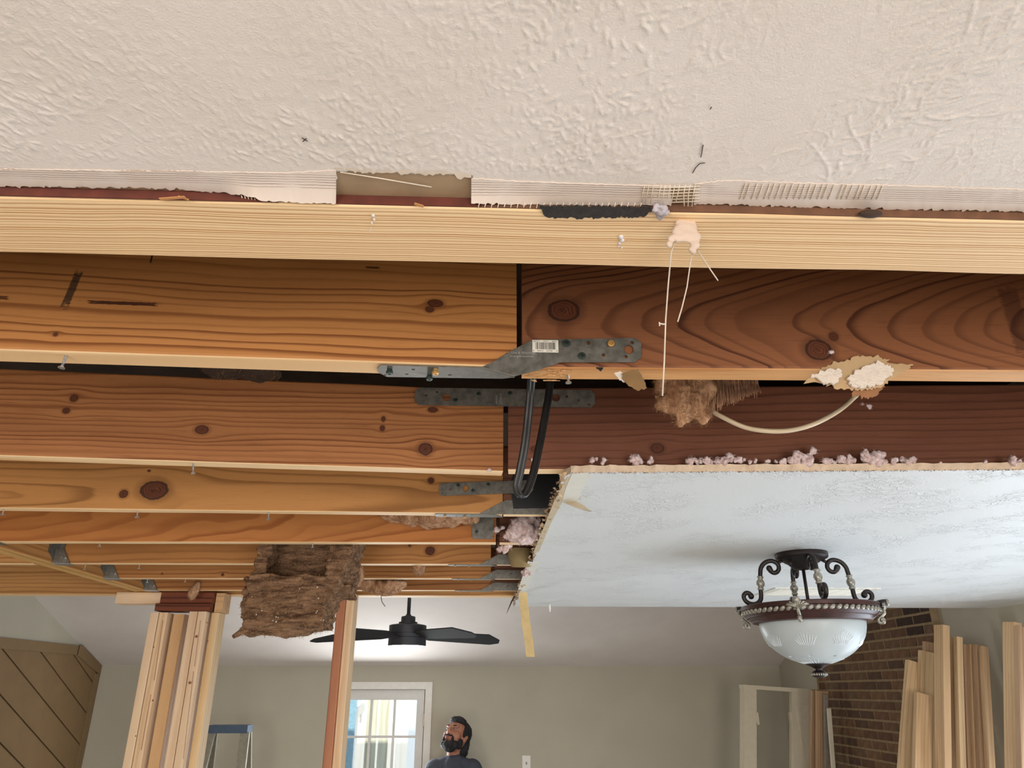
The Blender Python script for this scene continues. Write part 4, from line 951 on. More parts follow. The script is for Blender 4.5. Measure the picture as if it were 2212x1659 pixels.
for a in (-8, 82, 172, 262):
    c, s_ = math.cos(R(a)), math.sin(R(a)); w3 = lambda r, z: Vector((LX + r * c, LY + r * s_, z + zl))
    arm = empty('scroll_arm', (LX + .15 * c, LY + .15 * s_, .30)); arm.parent = LAMP; arm.matrix_basis = LAMP.matrix_basis.inverted() @ arm.matrix_basis
    pt = spline([w3(*p) for p in prof], 5); n_ = len(pt)
    m = MB(); m.tube(pt, [.0078 if 3 < i < n_ - 4 else .0098 for i in range(n_)], 12); m.sphere(pt[0], .0108, 12, 8); m.sphere(pt[-1], .0108, 12, 8)
    m.build('scroll', BRZ, arm, smooth=True)
    m = MB(); m.tube([w3(.066, .395), w3(.088, .382)], .0055, 10); m.tube([w3(.182, .246), w3(.182, .228)], .0055, 10); m.build('mount_pin', BRZ, arm, smooth=True)
    m = MB(); ax = (w3(.156, .290) - w3(.152, .34)).normalized(); m.M = frame(w3(.1542, .3135), ax.orthogonal(), -ax)
    m.lathe([(.0075, .026), (.0105, .025), (.0115, .022), (.0095, .019), (.0085, .017), (.0085, .014), (.0125, .009), (.0145, .002), (.0135, -.006), (.0095, -.012), (.0085, -.014), (.0105, -.016), (.0115, -.020), (.0095, -.022), (.0075, -.023)], seg=20)
    m.build('silver_collar', SILV, arm, smooth=True)
m = MB(); m.lathe([LP(*p) for p in ((.226, .236), (.229, .233), (.229, .222), (.224, .219), (.223, .209), (.219, .204), (.214, .199), (.212, .196), (.206, .194), (.203, .190), (.198, .187), (.194, .181), (.178, .178), (.174, .180), (.174, .186), (.210, .230), (.222, .236))], (LX, LY, 0), 96, close=True)
m.build('rim', RIMM, LAMP, smooth=32)
bm_ = MB().sphere((0, 0, 0), (.0118, .0055, .0068), 10, 8); bead = None; nb = 64
for i in range(nb):
    a = 2 * math.pi * i / nb
    if bead is None: bead = bm_.build('rope_bead', SILV, LAMP, local=True, smooth=True); o = bead
    else: o = bead.copy(); COL.objects.link(o)
    o.parent = LAMP; o.location = (.2245 * math.cos(a), .2245 * math.sin(a), .2125 + zl - .4073); o.rotation_euler = (R(-35), R(0), a + R(90))
    o.rotation_euler = (Matrix.Rotation(a + R(90), 3, 'Z') @ Matrix.Rotation(R(-32), 3, 'Y')).to_euler()
for a in (-32, 58, 148, 238):                                         # leaf ornaments on the rim
    c, s_ = math.cos(R(a)), math.sin(R(a)); w3 = lambda r, z, t=0.: Vector((LX + r * c - t * s_, LY + r * s_ + t * c, z + zl))
    orn = empty('leaf_ornament', (LX + .22 * c, LY + .22 * s_, .20)); orn.parent = LAMP; orn.matrix_basis = LAMP.matrix_basis.inverted() @ orn.matrix_basis
    m = MB(); m.tube([w3(.215, .233), w3(.235, .236), w3(.246, .235)], [.009, .010, .011], 10); m.build('ornament_boss', BRZ, orn, smooth=True)
    m = MB(); m.lathe([(0, .004), (.010, .004), (.012, 0), (.010, -.004), (0, -.004)], seg=12); m.v = [w3(.248, .235) + Vector((v.z * c - v.y * s_, v.z * s_ + v.y * c, v.x)) for v in m.v]; m.build('ornament_cap', SILV, orn, smooth=True)
    for t in (-1.05, -.7, -.35, 0., .35, .7, 1.05):
        m = MB(); m.tube([w3(.222, .206, 0), w3(.234, .212 + .008 * math.cos(t), .010 * math.sin(t)), w3(.238, .210 + .024 * math.cos(t), .034 * math.sin(t)), w3(.231, .206 + .028 * math.cos(t), .042 * math.sin(t))], [.004, .0048, .0042, .001], 7); m.build('leaf_lobe', SILV, orn, smooth=True)
    m = MB(); m.tube(spline([w3(.230, .214), w3(.233, .203), w3(.222, .192), w3(.212, .183), w3(.214, .173), w3(.224, .173), w3(.225, .181), w3(.219, .183)], 4), [.0055] * 20 + [.0075] * 9, 9); m.build('leaf_scroll', SILV, orn, smooth=True)
k = Mat('frosted_glass'); k.co(); k.set('Base Color', lin('#D3D9DA')); k.set('Roughness', .32); k.set('Specular IOR Level', .5)
tr = k.nt.nodes.new('ShaderNodeBsdfTranslucent'); tr.inputs[0].default_value = (*lin('#EEF0EE'), 1); mxn = k.nt.nodes.new('ShaderNodeMixShader'); mxn.inputs[0].default_value = .42
k.nt.links.new(k.b.outputs[0], mxn.inputs[1]); k.nt.links.new(tr.outputs[0], mxn.inputs[2]); k.nt.links.new(mxn.outputs[0], k.nt.nodes['Material Output'].inputs[0]); GLASS = k.m
bowl = [(.1735 * math.cos(R(t)), .181 - .136 * math.sin(R(t)) ** 1.0) for t in range(0, 88, 4)]
m = MB(); m.lathe([LP(*p) for p in bowl] + [LP(r * .975, z + .003) for r, z in bowl[::-1]], (LX, LY, 0), 80, close=True); m.build('glass_bowl', GLASS, LAMP, smooth=60)
CUT = plain('clear_cut_glass', '#CFD6DA', .06, var=.05, spec=.9)
def bw(th, az): return Vector((LX + .1742 * math.cos(th) * math.cos(az), LY + .1742 * math.cos(th) * math.sin(az), .181 + zl - .1365 * math.sin(th)))
for i in range(8):
    az0 = R(236 + 45 * i); m = MB()
    for j in range(-4, 5):
        t0 = R(15 + abs(j) * 2.0); m.tube([bw(t0, az0 + R(j * 3.4)), bw(R(32), az0 + R(j * 2.3)), bw(R(56), az0 + R(j * .7))], [.0006, .0019, .0004], 6)
    m.build('cut_glass_fan', CUT, LAMP, smooth=True)
m = MB()
for j in range(36): az = R(j * 10); m.tube([bw(R(60), az), bw(R(74), az), bw(R(83), az)], [.0004, .0012, .0008], 5)
m.build('cut_glass_star', CUT, LAMP, smooth=True)
m = MB(); m.lathe([LP(*p) for p in ((0, .054), (.030, .052), (.040, .049), (.040, .046), (.030, .042), (.018, .036), (.012, .032), (.011, .028), (.018, .025), (.024, .020), (.026, .014), (.022, .008), (.012, .004), (0, .003))], (LX, LY, 0), 36); m.build('finial', BRZ, LAMP, smooth=40)
m = MB()
for j in range(22): az = R(j * 360 / 22); m.sphere((LX + .0245 * math.cos(az), LY + .0245 * math.sin(az), .015 + zl), (.0032, .0032, .0045), 8, 6)
m.build('finial_gadroon', SILV, LAMP, smooth=True)
LAMP.scale = (.905, .905, .905)

# ------------------------------------------------------------------ ceiling fan with its lit lens
FX, FY = -.508, 5.30
FANM = plain('matte_graphite', '#34353a', .5, var=.1); BLADE = plain('fan_blade_grey', '#242528', .9, var=.1)
FAN = empty('ceiling_fan', (FX, FY, .894), 'dark five-bladed ceiling fan with a glowing light lens', 'fan')
m = MB(); m.tube([(FX, FY, .90), (FX, FY, .45)], .0125, 14); m.build('downrod', FANM, FAN, smooth=True)
m = MB(); m.lathe([(0, .90), (.065, .90), (.065, .87), (.03, .83), (0, .83)], (FX, FY, 0), 32); m.build('canopy', FANM, FAN, smooth=40)
m = MB(); m.lathe([(0, .478), (.016, .478), (.020, .468), (.046, .462), (.049, .456), (.049, .427), (.064, .425), (.064, .415), (.0, .415)], (FX, FY, 0), 36); m.build('coupling', FANM, FAN, smooth=35)
m = MB(); m.lathe([(0, .416), (.06, .415), (.118, .406), (.128, .402), (.128, .352), (.122, .350), (.122, .325), (.128, .322), (.129, .270), (.104, .268), (0, .268)], (FX, FY, 0), 48); m.build('motor_housing', FANM, FAN, smooth=35)
k = Mat('lit_lens'); k.set('Base Color', (.9, .9, .85)); k.set('Emission Color', (1., .90, .74)); k.set('Emission Strength', 80.); LENS = k.m
m = MB(); m.lathe([(.104, .270), (.104, .264), (.085, .259), (.04, .257), (0, .2565)], (FX, FY, 0), 40); m.build('light_lens', LENS, FAN, smooth=True)
m = MB()
ol = [(.11, -.035), (.17, -.060), (.58, -.075), (.69, .0), (.70, .045), (.64, .072), (.17, .060), (.11, .035)]
m.prism([(x_, y_, 0) for x_, y_ in ol], (0, 0, .007)); b0 = None
for a in (22, 94, 166, 238, 310):
    if b0 is None: b0 = m.build('fan_blade', BLADE, FAN, local=True, origin=(0, 0, 0)); o = b0
    else: o = b0.copy(); COL.objects.link(o)
    o.parent = FAN; o.location = (0, 0, .338 - .894); o.rotation_euler = (Matrix.Rotation(R(a), 3, 'Z') @ Matrix.Rotation(R(1.5), 3, 'Y') @ Matrix.Rotation(R(-22), 3, 'X')).to_euler()

# ------------------------------------------------------------------ glazed door, casing, fence outside
DOOR = empty('door_1', ((dxl + dxr) / 2, YB, ZF), kind='structure')
cs = .062
MB().box((dxl - cs, YB - .018, ZF), (dxl, YB, dtop + cs)).build('casing', WHITE, DOOR); MB().box((dxr, YB - .018, ZF), (dxr + cs, YB, dtop + cs)).build('casing', WHITE, DOOR); MB().box((dxl, YB - .018, dtop), (dxr, YB, dtop + cs)).build('casing', WHITE, DOOR)
DW = plain('door_enamel', '#DAD9D6', .45, var=.02)
gx_ = [at(a, 1600, Y=YB + .02).x for a in (745, 795, 800, 846, 851, 897)]; g0 = gx_[0] - (.0 if gx_[1] - gx_[0] > .19 else .0)
gw = gx_[3] - gx_[2]; gap = gx_[4] - gx_[3]; cols = [(gx_[4] + (gw + gap) * i - 2 * (gw + gap), gx_[5] + (gw + gap) * i - 2 * (gw + gap)) for i in range(3)]
zt = at(850, 1512, Y=YB + .02).z; z1_ = at(850, 1589, Y=YB + .02).z; z2_ = at(850, 1594, Y=YB + .02).z; rows = [(z1_ - (zt - z2_) * i, zt - (zt - z2_) * i) for i in range(3)]
ya, yb_ = YB + .004, YB + .044; lx0, lx1 = cols[0][0], cols[2][1]; lz0, lz1 = rows[2][0], rows[0][1]
slab = [('door_stile', (dxl + .008, ZF + .01), (lx0, dtop - .004)), ('door_stile', (lx1, ZF + .01), (dxr - .008, dtop - .004)), ('door_rail', (lx0, lz1), (lx1, dtop - .004)), ('door_panel', (lx0, ZF + .01), (lx1, lz0))]
for nm, a, b in slab: MB().box((a[0], ya, a[1]), (b[0], yb_, b[1])).build(nm, DW, DOOR)
for i in range(2):
    MB().box((cols[i][1], ya + .006, lz0), (cols[i + 1][0], yb_ - .006, lz1)).build('muntin', DW, DOOR); MB().box((lx0, ya + .008, rows[i + 1][1]), (lx1, yb_ - .008, rows[i][0])).build('muntin', DW, DOOR)
k = Mat('window_glass'); k.nt.nodes.clear(); og = k.nt.nodes.new('ShaderNodeOutputMaterial'); tb = k.nt.nodes.new('ShaderNodeBsdfTransparent'); gl = k.nt.nodes.new('ShaderNodeBsdfGlossy'); mg = k.nt.nodes.new('ShaderNodeMixShader')
tb.inputs[0].default_value = (.93, .97, .97, 1); gl.inputs['Roughness'].default_value = .02; mg.inputs[0].default_value = .05
for a, b in ((tb.outputs[0], mg.inputs[1]), (gl.outputs[0], mg.inputs[2]), (mg.outputs[0], og.inputs[0])): k.nt.links.new(a, b)
PANE = k.m
for c_ in cols:
    for r_ in rows: MB().box((c_[0], YB + .021, r_[0]), (c_[1], YB + .026, r_[1])).build('pane', PANE, DOOR)
BRS = plain('hinge_metal', '#8d8778', .4, metal=.8)
MB().box((dxl, YB + .045, ZF), (dxl + .03, YB + .11, dtop)).build('door_stop', WHITE, DOOR); MB().box((dxr - .03, YB + .045, ZF), (dxr, YB + .11, dtop)).build('door_stop', WHITE, DOOR); MB().box((dxl + .03, YB + .045, dtop - .03), (dxr - .03, YB + .11, dtop)).build('door_stop', WHITE, DOOR)
p = at(918, 1555, Y=YB); MB().box((dxr - .012, YB - .006, p.z - .05), (dxr + .002, YB + .004, p.z + .05)).build('hinge', BRS, DOOR)
m = MB(); m.sphere((dxl + .07, YB - .05, -1.05), .028, 14, 10); m.tube([(dxl + .07, YB + .004, -1.05), (dxl + .07, YB - .04, -1.05)], .012, 10); m.build('door_knob', BRS, DOOR, smooth=True)
struct(MB().box((-9, YB + .13, ZF - .25), (9, 16, ZF - .12)), 'ground', plain('pale_patio', '#B9B4A8', .9))
FENCE = empty('fence', (-1., 9.4, ZF - .12), 'sunlit pale board fence with blue-grey posts outside the door', 'fence')
FB = wood('fence_board', '#E3DCC6', '#C9BD9E', yc=.3, zc=.1, freq=30, wob=.03, seed=50.); fb0 = None
me = lumber_mesh('board', 2.4, .02, .285, [FB], bev=.002, segs=4)
for i in range(13):
    o = put('board', me, frame((-2.9 + .295 * i, 9.42, ZF + 1.08), (0, 0, 1), (1, 0, 0)), FENCE)
BP = plain('blue_grey_post', '#8FB3C4', .7)
for xx in (at(756, 1600, Y=9.3).x, at(889, 1600, Y=9.3).x, -3.0, .6): MB().box((xx - .045, 9.30, ZF - .12), (xx + .045, 9.39, .45)).build('post', BP, FENCE)
a = at(745, 1519, Y=9.3); b = at(784, 1519, Y=9.3); m = MB(); m.prism([(a.x - .1, 9.31, a.z + .05), (b.x, 9.31, a.z + .05), (b.x - .04, 9.31, a.z - .03), (a.x + .05, 9.31, a.z - .07), (a.x - .1, 9.31, a.z - .07)], (0, .06, 0)); m.build('post_bracket', BP, FENCE)
m = MB(); m.sphere(at(779, 1552, Y=9.405), (.012, .006, .05), 10, 8); m.build('board_knot', KN, FENCE, smooth=True)
# switch plate on the far wall
SW = empty('switch_plate', at(1137, 1648, Y=YB), 'white switch plate on the far wall right of the man', 'switch')
c_ = at(1137, 1648, Y=YB); MB().box((c_.x - .036, YB - .006, c_.z - .058), (c_.x + .036, YB, c_.z + .058)).build('cover', WHITE, SW); MB().box((c_.x - .006, YB - .014, c_.z - .012), (c_.x + .006, YB - .005, c_.z + .008)).build('toggle', plain('toggle_grey', '#8a8780', .5), SW)

# ------------------------------------------------------------------ left wall: diagonal boards with trim
WL_ = bpy.data.objects['wall_left']; TAN = plain('tan_stained_board', '#876C49', .6, var=.07, scale=8.); TAN2 = plain('tan_trim', '#866D4B', .55, var=.05); GRV = plain('board_groove', '#4f3c26', .9)
MB().box((XL, 4.2, ZF), (XL + .006, 7.19, .27)).build('groove_backing', GRV, WL_)
reg = [(4.2, ZF), (7.12, ZF), (7.12, .155), (6.80, .268), (4.2, .268)]
def clip(poly, n, d):                                                # keep n.p <= d
    out = []
    for i in range(len(poly)):
        a, b = poly[i], poly[(i + 1) % len(poly)]; fa = n[0] * a[0] + n[1] * a[1] - d; fb = n[0] * b[0] + n[1] * b[1] - d
        if fa <= 0: out.append(a)
        if fa * fb < 0: t = fa / (fa - fb); out.append((a[0] + (b[0] - a[0]) * t, a[1] + (b[1] - a[1]) * t))
    return out
dn = Vector((.5, 1.)).normalized(); d0 = dn.x * 6.193 + dn.y * .26; wdt = .222
for i in range(-13, 4):
    pl = clip(clip(reg, (dn.x, dn.y), d0 + wdt * (i + 1) - .006), (-dn.x, -dn.y), -(d0 + wdt * i + .006))
    if len(pl) < 3: continue
    m = MB(); m.prism([(XL, a, b) for a, b in pl], (.018, 0, 0)); m.build('wall_board', TAN, WL_)
struct(MB().box((XL, 4.2, .265), (XL + .026, 6.73, .338)), 'trim_1', TAN2)
m = MB(); m.prism([(XL, 6.72, .265), (XL, 7.195, .115), (XL, 7.195, .192), (XL, 6.79, .342), (XL, 6.72, .338)], (.026, 0, 0)); struct(m, 'trim_2', TAN2)
struct(MB().box((XL, 7.11, ZF), (XL + .026, 7.195, .125)), 'trim_3', TAN2)

# ------------------------------------------------------------------ brick chimney on the right wall
CH = struct(MB().box((XR - .05, 4.535, ZF), (XR + .02, 6.305, .50)).prism([(XR - .05, 4.535, .5), (XR - .05, 6.305, .5), (XR - .05, 6.305, .52), (XR - .05, 4.535, 1.16)], (.05, 0, 0)), 'wall_chimney', plain('old_mortar', '#9C8769', .95, var=.15, scale=30., bump=.003))
BK = [plain('brick_%d' % i, c, .9, var=.22, scale=18., bump=.004, bscale=60.) for i, c in enumerate(('#765843', '#6B4E3C', '#7E5F46', '#60493B', '#735A46'))]
def brick_mesh(L, mat, nm='brick'):
    m = MB(); b = .004; h_ = .0240
    m.add([(-.0, -L, -h_), (-.0, L, -h_), (-.0, L, h_), (-.0, -L, h_), (-.004, -L, -h_), (-.004, L, -h_), (-.004, L, h_), (-.004, -L, h_), (-.007, -L + b, -h_ + b), (-.007, L - b, -h_ + b), (-.007, L - b, h_ - b), (-.007, -L + b, h_ - b)],
          [(0, 1, 5, 4), (1, 2, 6, 5), (2, 3, 7, 6), (3, 0, 4, 7), (4, 5, 9, 8), (5, 6, 10, 9), (6, 7, 11, 10), (7, 4, 8, 11), (8, 9, 10, 11)])
    me = bpy.data.meshes.new(nm); me.from_pydata([tuple(v) for v in m.v], [], m.f); me.materials.append(mat); return me
full = [brick_mesh(.0935, b) for b in BK]; half = [brick_mesh(.0425, b) for b in BK]
DK = plain('sooty_brick', '#3f2f27', .9, var=.2, scale=18., bump=.004, bscale=60.); fdk = brick_mesh(.0935, DK); hdk = brick_mesh(.0425, DK)
rd = random.Random(4); nb_ = 0; low = MB()
for r_ in range(-19, 30):
    zc_ = .0635 * r_ + .02; ys = 4.535 + .003
    off = r_ % 2; yy = ys
    first = True
    while yy < 6.30:
        hb = (off and first) or (yy + .193 > 6.303); first = False
        L = .0455 if hb else .0965; yc_ = yy + L; yy += 2 * L + .011
        if yc_ + L > 6.307: break
        if zc_ + .03 > zv + sl * (YB - yc_ - L) - .01: continue
        if zc_ < -.80 or nb_ >= 298:
            if zc_ > ZF + .03: low.box((XR - .066, yc_ - L, zc_ - .0255), (XR - .05, yc_ + L, zc_ + .0255))
            continue
        soot = yc_ < 4.85 and rd.random() < .6
        i = rd.randrange(5); me = (hdk if hb else fdk) if soot else (half[i] if hb else full[i])
        o = bpy.data.objects.new('brick', me); COL.objects.link(o); o.parent = CH; o.matrix_basis = CH.matrix_basis.inverted() @ Matrix.Translation((XR - .05 + rd.uniform(-.002, .002), yc_, zc_ + Z0)); nb_ += 1
for r_ in range(-31, -19):
    for j in range(8):
        yc_ = 4.64 + .204 * j + (.1 if r_ % 2 else 0)
        if yc_ + .0965 < 6.305: low.box((XR - .066, yc_ - .0965, .0635 * r_ + .02 - .0255), (XR - .05, yc_ + .0965, .0635 * r_ + .02 + .0255))
o = low.build('brick_courses', BK[1], CH); o['kind'] = 'stuff'

# ------------------------------------------------------------------ posts under the far header
POSTW = [wood('stud_%d' % i, a, b, yc=.06, zc=.1, freq=45, wob=.02, seed=60. + i * 1.3, amount=.55, streaks=st_) for i, (a, b, st_) in enumerate((
    ('#EACBA8', '#D0A47A', ()), ('#E5C39C', '#CB9D70', ()), ('#D6AC7C', '#AF7E52', ()), ('#E8C8A5', '#CE9F74', ()), ('#E3C294', '#C89C66', ())))]
POST = empty('support_post', (-1.37, 3.6, ZF), 'cluster of pale nailed studs under the dark block at left', 'post')
ztop = .324
def stud(parent, x0, x1, y0, y1, z0, z1, mat, nm='stud', lean=0., seed=0):
    me = lumber_mesh(nm, z1 - z0, x1 - x0, y1 - y0, [mat], bev=.004, segs=20, seed=seed)
    M = frame(((x0 + x1) / 2, (y0 + y1) / 2, (z0 + z1) / 2), (lean, 0, 1), (0, 1, 0)); return put(nm, me, M, parent)
for i, (x0, x1, y0, y1) in enumerate(((-1.524, -1.486, 3.555, 3.644), (-1.484, -1.446, 3.555, 3.644), (-1.436, -1.385, 3.60, 3.689), (-1.352, -1.314, 3.563, 3.652), (-1.312, -1.274, 3.563, 3.652), (-1.262, -1.226, 3.60, 3.689))):
    stud(POST, x0, x1, y0, y1, ZF, ztop + (.0, .0, -.003, .006, .006, .004)[i], POSTW[(0, 1, 2, 3, 0, 4)[i]], seed=i + 70)
m = MB()
for a, b in (((352, 1340), (333, 1470)), ((326, 1500), (305, 1620)), ((433, 1340), (420, 1440)), ((418, 1450), (396, 1640))):
    p, q = at(*a, Y=3.5535), at(*b, Y=3.5535); m.bar(p, q, .0022, .001)
o = m.build('seam_stain', plain('seam_brown', '#8a4f2c', .8), POST); o['kind'] = 'stuff'
m = MB()
for a, b, r_ in ((332, 1398, .003), (293, 1590, .003), (424, 1375, .006), (447, 1345, .003), (449, 1385, .003), (410, 1475, .006), (330, 1513, .004)):
    p = at(a, b, Y=3.5545); m.lathe([(r_, 0), (0, -.0012)], seg=10); nv = 20
    for v in m.v[-20:]: v_ = Vector((v.x, v.z, v.y)); v.x, v.y, v.z = p.x + v_.x, p.y + v_.y, p.z + v_.z
o = m.build('stud_knots', plain('stud_knot', '#8a5a38', .8), POST); o['kind'] = 'stuff'
def block(name, lab, x0, x1, y0, y1, z0, z1, mat, seed=0):
    me = lumber_mesh(name, x1 - x0, y1 - y0, z1 - z0, [mat], bev=.003, segs=6, seed=seed)
    return tag(put(name, me, frame(((x0 + x1) / 2, (y0 + y1) / 2, (z0 + z1) / 2), (1, 0, 0), (0, 0, 1))), lab, 'block')
REDW = wood('dark_red_block', '#7A3F26', '#4A2213', yc=.05, zc=.06, freq=60, wob=.03, seed=80.)
block('shim_block', 'dark red wood block between the studs and the header', -1.496, -1.255, 3.57, 3.66, .366, .4175, REDW)
block('shim_block', 'lower dark red wood block directly on the stud cluster', -1.510, -1.258, 3.56, 3.66, .332, .365, REDW)
block('shim_block', 'short pale wood block sticking out left of the dark block', -1.705, -1.50, 3.58, 3.668, .366, .4175, POSTW[0], seed=3)
block('shim_block', 'narrow tan wood block right of the dark red block', -1.252, -1.215, 3.60, 3.70, .33, .4175, POSTW[2], seed=4)
k = wood('reddish_stud', '#B97A58', '#935640', yc=.06, zc=.1, freq=40, wob=.02, seed=90., amount=.5)
MPOST = empty('middle_post', (-.655, 3.6, ZF), 'single narrow stud post with a reddish face beside the fan', 'post')
stud(MPOST, -.678, -.640, 3.56, 3.70, ZF, .4175, k, 'red_face_stud'); stud(MPOST, -.639, -.602, 3.575, 3.70, ZF, .4175, POSTW[1], 'pale_stud')
block('shim_block', 'pale wood block on top of the middle post', -.66, -.52, 3.40, 3.46, .43, .52, POSTW[1], seed=6)

# ------------------------------------------------------------------ lumber leaning on the right wall
LUM = [wood('leaning_%d' % i, a, b, yc=.05, zc=.12, freq=48, wob=.03, seed=100. + i * 2.1, amount=.7) for i, (a, b) in enumerate((('#DDBB92', '#BE9467'), ('#CFAC85', '#AE835B'), ('#C2A080', '#9C7757'), ('#E3C59C', '#C79E6E')))]
def leaning(lab, pt, pb, XT, XB, mat, t=.038, wd=.089, face='edge', seed=0, grp='lumber leaning on the right wall', nm='leaning_board', px=None):
    T = at(*pt, X=XT); B = at(*pb, X=XB); d = (B - T); d = d / abs(d.z); E = T + d * (T.z - ZF); c = (T + E) / 2
    za = (1, 0, 0) if face == 'edge' else (0, 1, 0)
    me = lumber_mesh(nm, (T - E).length, t, wd, [mat], bev=.003, segs=16, seed=seed); return tag(put(nm, me, frame(c, T - E, za)), lab, 'lumber', grp)
spec = [('light slim board leaning leftmost in the lumber stack', (1975, 1430), (1958, 1659), 2.52, 2.36, 3, 'edge'),
        ('pale board ending halfway behind the short front board', (2003, 1408), (1999, 1659), 2.58, 2.46, 3, 'edge'),
        ('short front board of the leaning lumber', (1995, 1500), (1991, 1659), 2.46, 2.36, 0, 'edge'),
        ('board just behind the tallest leaning board', (2012, 1388), (2016, 1659), 2.64, 2.54, 2, 'edge'),
        ('tallest wide leaning board in the lumber stack', (2034, 1351), (2038, 1659), 2.55, 2.42, 0, 'flat'),
        ('board edge right beside the tallest leaning board', (2053, 1376), (2060, 1659), 2.62, 2.52, 1, 'edge'),
        ('light narrow leaning board with a rounded top', (2069, 1376), (2077, 1659), 2.60, 2.48, 3, 'edge'),
        ('fourth leaning board from the right end of the stack', (2083, 1393), (2093, 1659), 2.64, 2.52, 2, 'edge'),
        ('third board from the right end of the leaning stack', (2097, 1393), (2108, 1659), 2.66, 2.54, 1, 'edge'),
        ('second board from the right end of the leaning stack', (2110, 1394), (2122, 1659), 2.66, 2.54, 2, 'edge'),
        ('rightmost board of the leaning lumber stack', (2124, 1397), (2139, 1659), 2.66, 2.54, 1, 'edge'),
        ('wide pinkish board standing alone near the right picture edge', (2186, 1345), (2192, 1659), 2.60, 2.48, 0, 'flat'),
        ('board cut off by the right picture edge', (2214, 1356), (2222, 1659), 2.62, 2.50, 2, 'edge')]
for i, (lab, pt, pb, XT, XB, mi, fc) in enumerate(spec): leaning(lab, pt, pb, XT, XB, LUM[mi], face=fc, seed=i + 30, wd=.032 if 5 <= i <= 10 else .089)
# loose white door frame in the far right corner
FRM = empty('loose_door_frame', (2.40, 6.35, ZF), 'white loose door frame standing in the far right corner', 'door frame')
CRM = plain('cream_enamel', '#D9CFB8', .5, var=.03)
def slabbox(nm, a, b, y0, y1, mat, zlo=ZF):
    p, q = at(*a, Y=6.35), at(*b, Y=6.35); pb, qb = at(a[0], 1659, Y=6.35), at(b[0], 1659, Y=6.35); m = MB()
    bx = lambda u, ub: u.x + (ub.x - u.x) * (zlo - u.z) / (ub.z - u.z)
    m.prism([(p.x, y0, p.z), (q.x, y0, q.z), (bx(q, qb), y0, zlo), (bx(p, pb), y0, zlo)], (0, y1 - y0, 0)); return m.build(nm, mat, FRM)
slabbox('jamb', (1606, 1483), (1632, 1486), 6.33, 6.44, CRM); slabbox('jamb_stop', (1632, 1490), (1637, 1490), 6.37, 6.41, CRM)
p, q = at(1606, 1479, Y=6.33), at(1757, 1489, Y=6.33); m = MB(); p.y -= .006; q.y -= .006; m.prism([p, q, q - Vector((0, 0, .03)), p - Vector((0, 0, .03))], (0, .12, 0)); m.build('head_jamb', CRM, FRM)
slabbox('side_panel', (1709, 1492), (1756, 1493), 6.345, 6.385, CRM)
for z0_, z1_ in ((-.75, -.12), (-1.6, -.85)): 
    a, b = at(1718, 1500, Y=6.34).x, at(1746, 1500, Y=6.34).x; MB().box((a, 6.338, z0_), (b, 6.346, z1_)).build('raised_panel', CRM, FRM)
for px in (1634, 1708): c_ = at(px, 1552, Y=6.36); MB().box((c_.x - .012, 6.335, c_.z - .045), (c_.x + .012, 6.37, c_.z + .045)).build('hinge_leaf', CRM, FRM)
for i, (lab, pt, pb, mi) in enumerate((('brown grooved board right of the loose door frame', (1765, 1491), (1762, 1659), 2), ('dark brown board behind the grooved board in the corner', (1775, 1492), (1776, 1659), 2), ('grey thin strip standing beside the corner boards', (1783, 1500), (1786, 1659), 1), ('white thin strip standing rightmost in the corner', (1790, 1530), (1800, 1659), 3))):
    leaning(lab, pt, pb, 2.58, 2.545, LUM[mi] if i < 2 else (plain('grey_strip', '#8a8378', .7) if i == 2 else CRM), t=.03 if i < 2 else .018, wd=.09 if i < 2 else .03, grp='boards standing in the far right corner', nm='corner_board', seed=50 + i)

# ------------------------------------------------------------------ stepladder
LAD = empty('stepladder', (-2.0, 6.55, ZF), 'stepladder with a blue top cap left of the door', 'ladder')
ALU = plain('ladder_rail', '#8b8678', .5, metal=.2); BLU = plain('blue_plastic', '#3f5268', .5)
m = MB(); m.box((-2.155, 6.46, -.325), (-1.845, 6.60, -.268)); m.build('top_cap', BLU, LAD)
for sx_ in (-1, 1):
    m = MB(); m.bar((-2.0 + .135 * sx_, 6.48, -.32), (-2.0 + .235 * sx_, 6.20, ZF), .03, .07, up=(1, 0, 0)); m.build('front_rail', ALU, LAD)
    m = MB(); m.bar((-2.0 + .135 * sx_, 6.58, -.32), (-2.0 + .225 * sx_, 7.02, ZF), .025, .045, up=(1, 0, 0)); m.build('rear_rail', ALU, LAD)
for i in range(5):
    f = (i + 1) / 6; zc_ = -.32 + (ZF + .32) * f; yc_ = 6.48 - .28 * f; hw = .135 + .10 * f
    MB().box((-2.0 - hw + .014, yc_ - .045, zc_ - .03), (-2.0 + hw - .014, yc_ + .045, zc_)).build('step', ALU, LAD)
for i in range(3):
    f = (i + 1) / 4; zc_ = -.32 + (ZF + .32) * f; yc_ = 6.58 + .44 * f; hw = .135 + .09 * f
    MB().box((-2.0 - hw, yc_ - .008, zc_ - .012), (-2.0 + hw, yc_ + .008, zc_ + .012)).build('rear_brace', ALU, LAD)

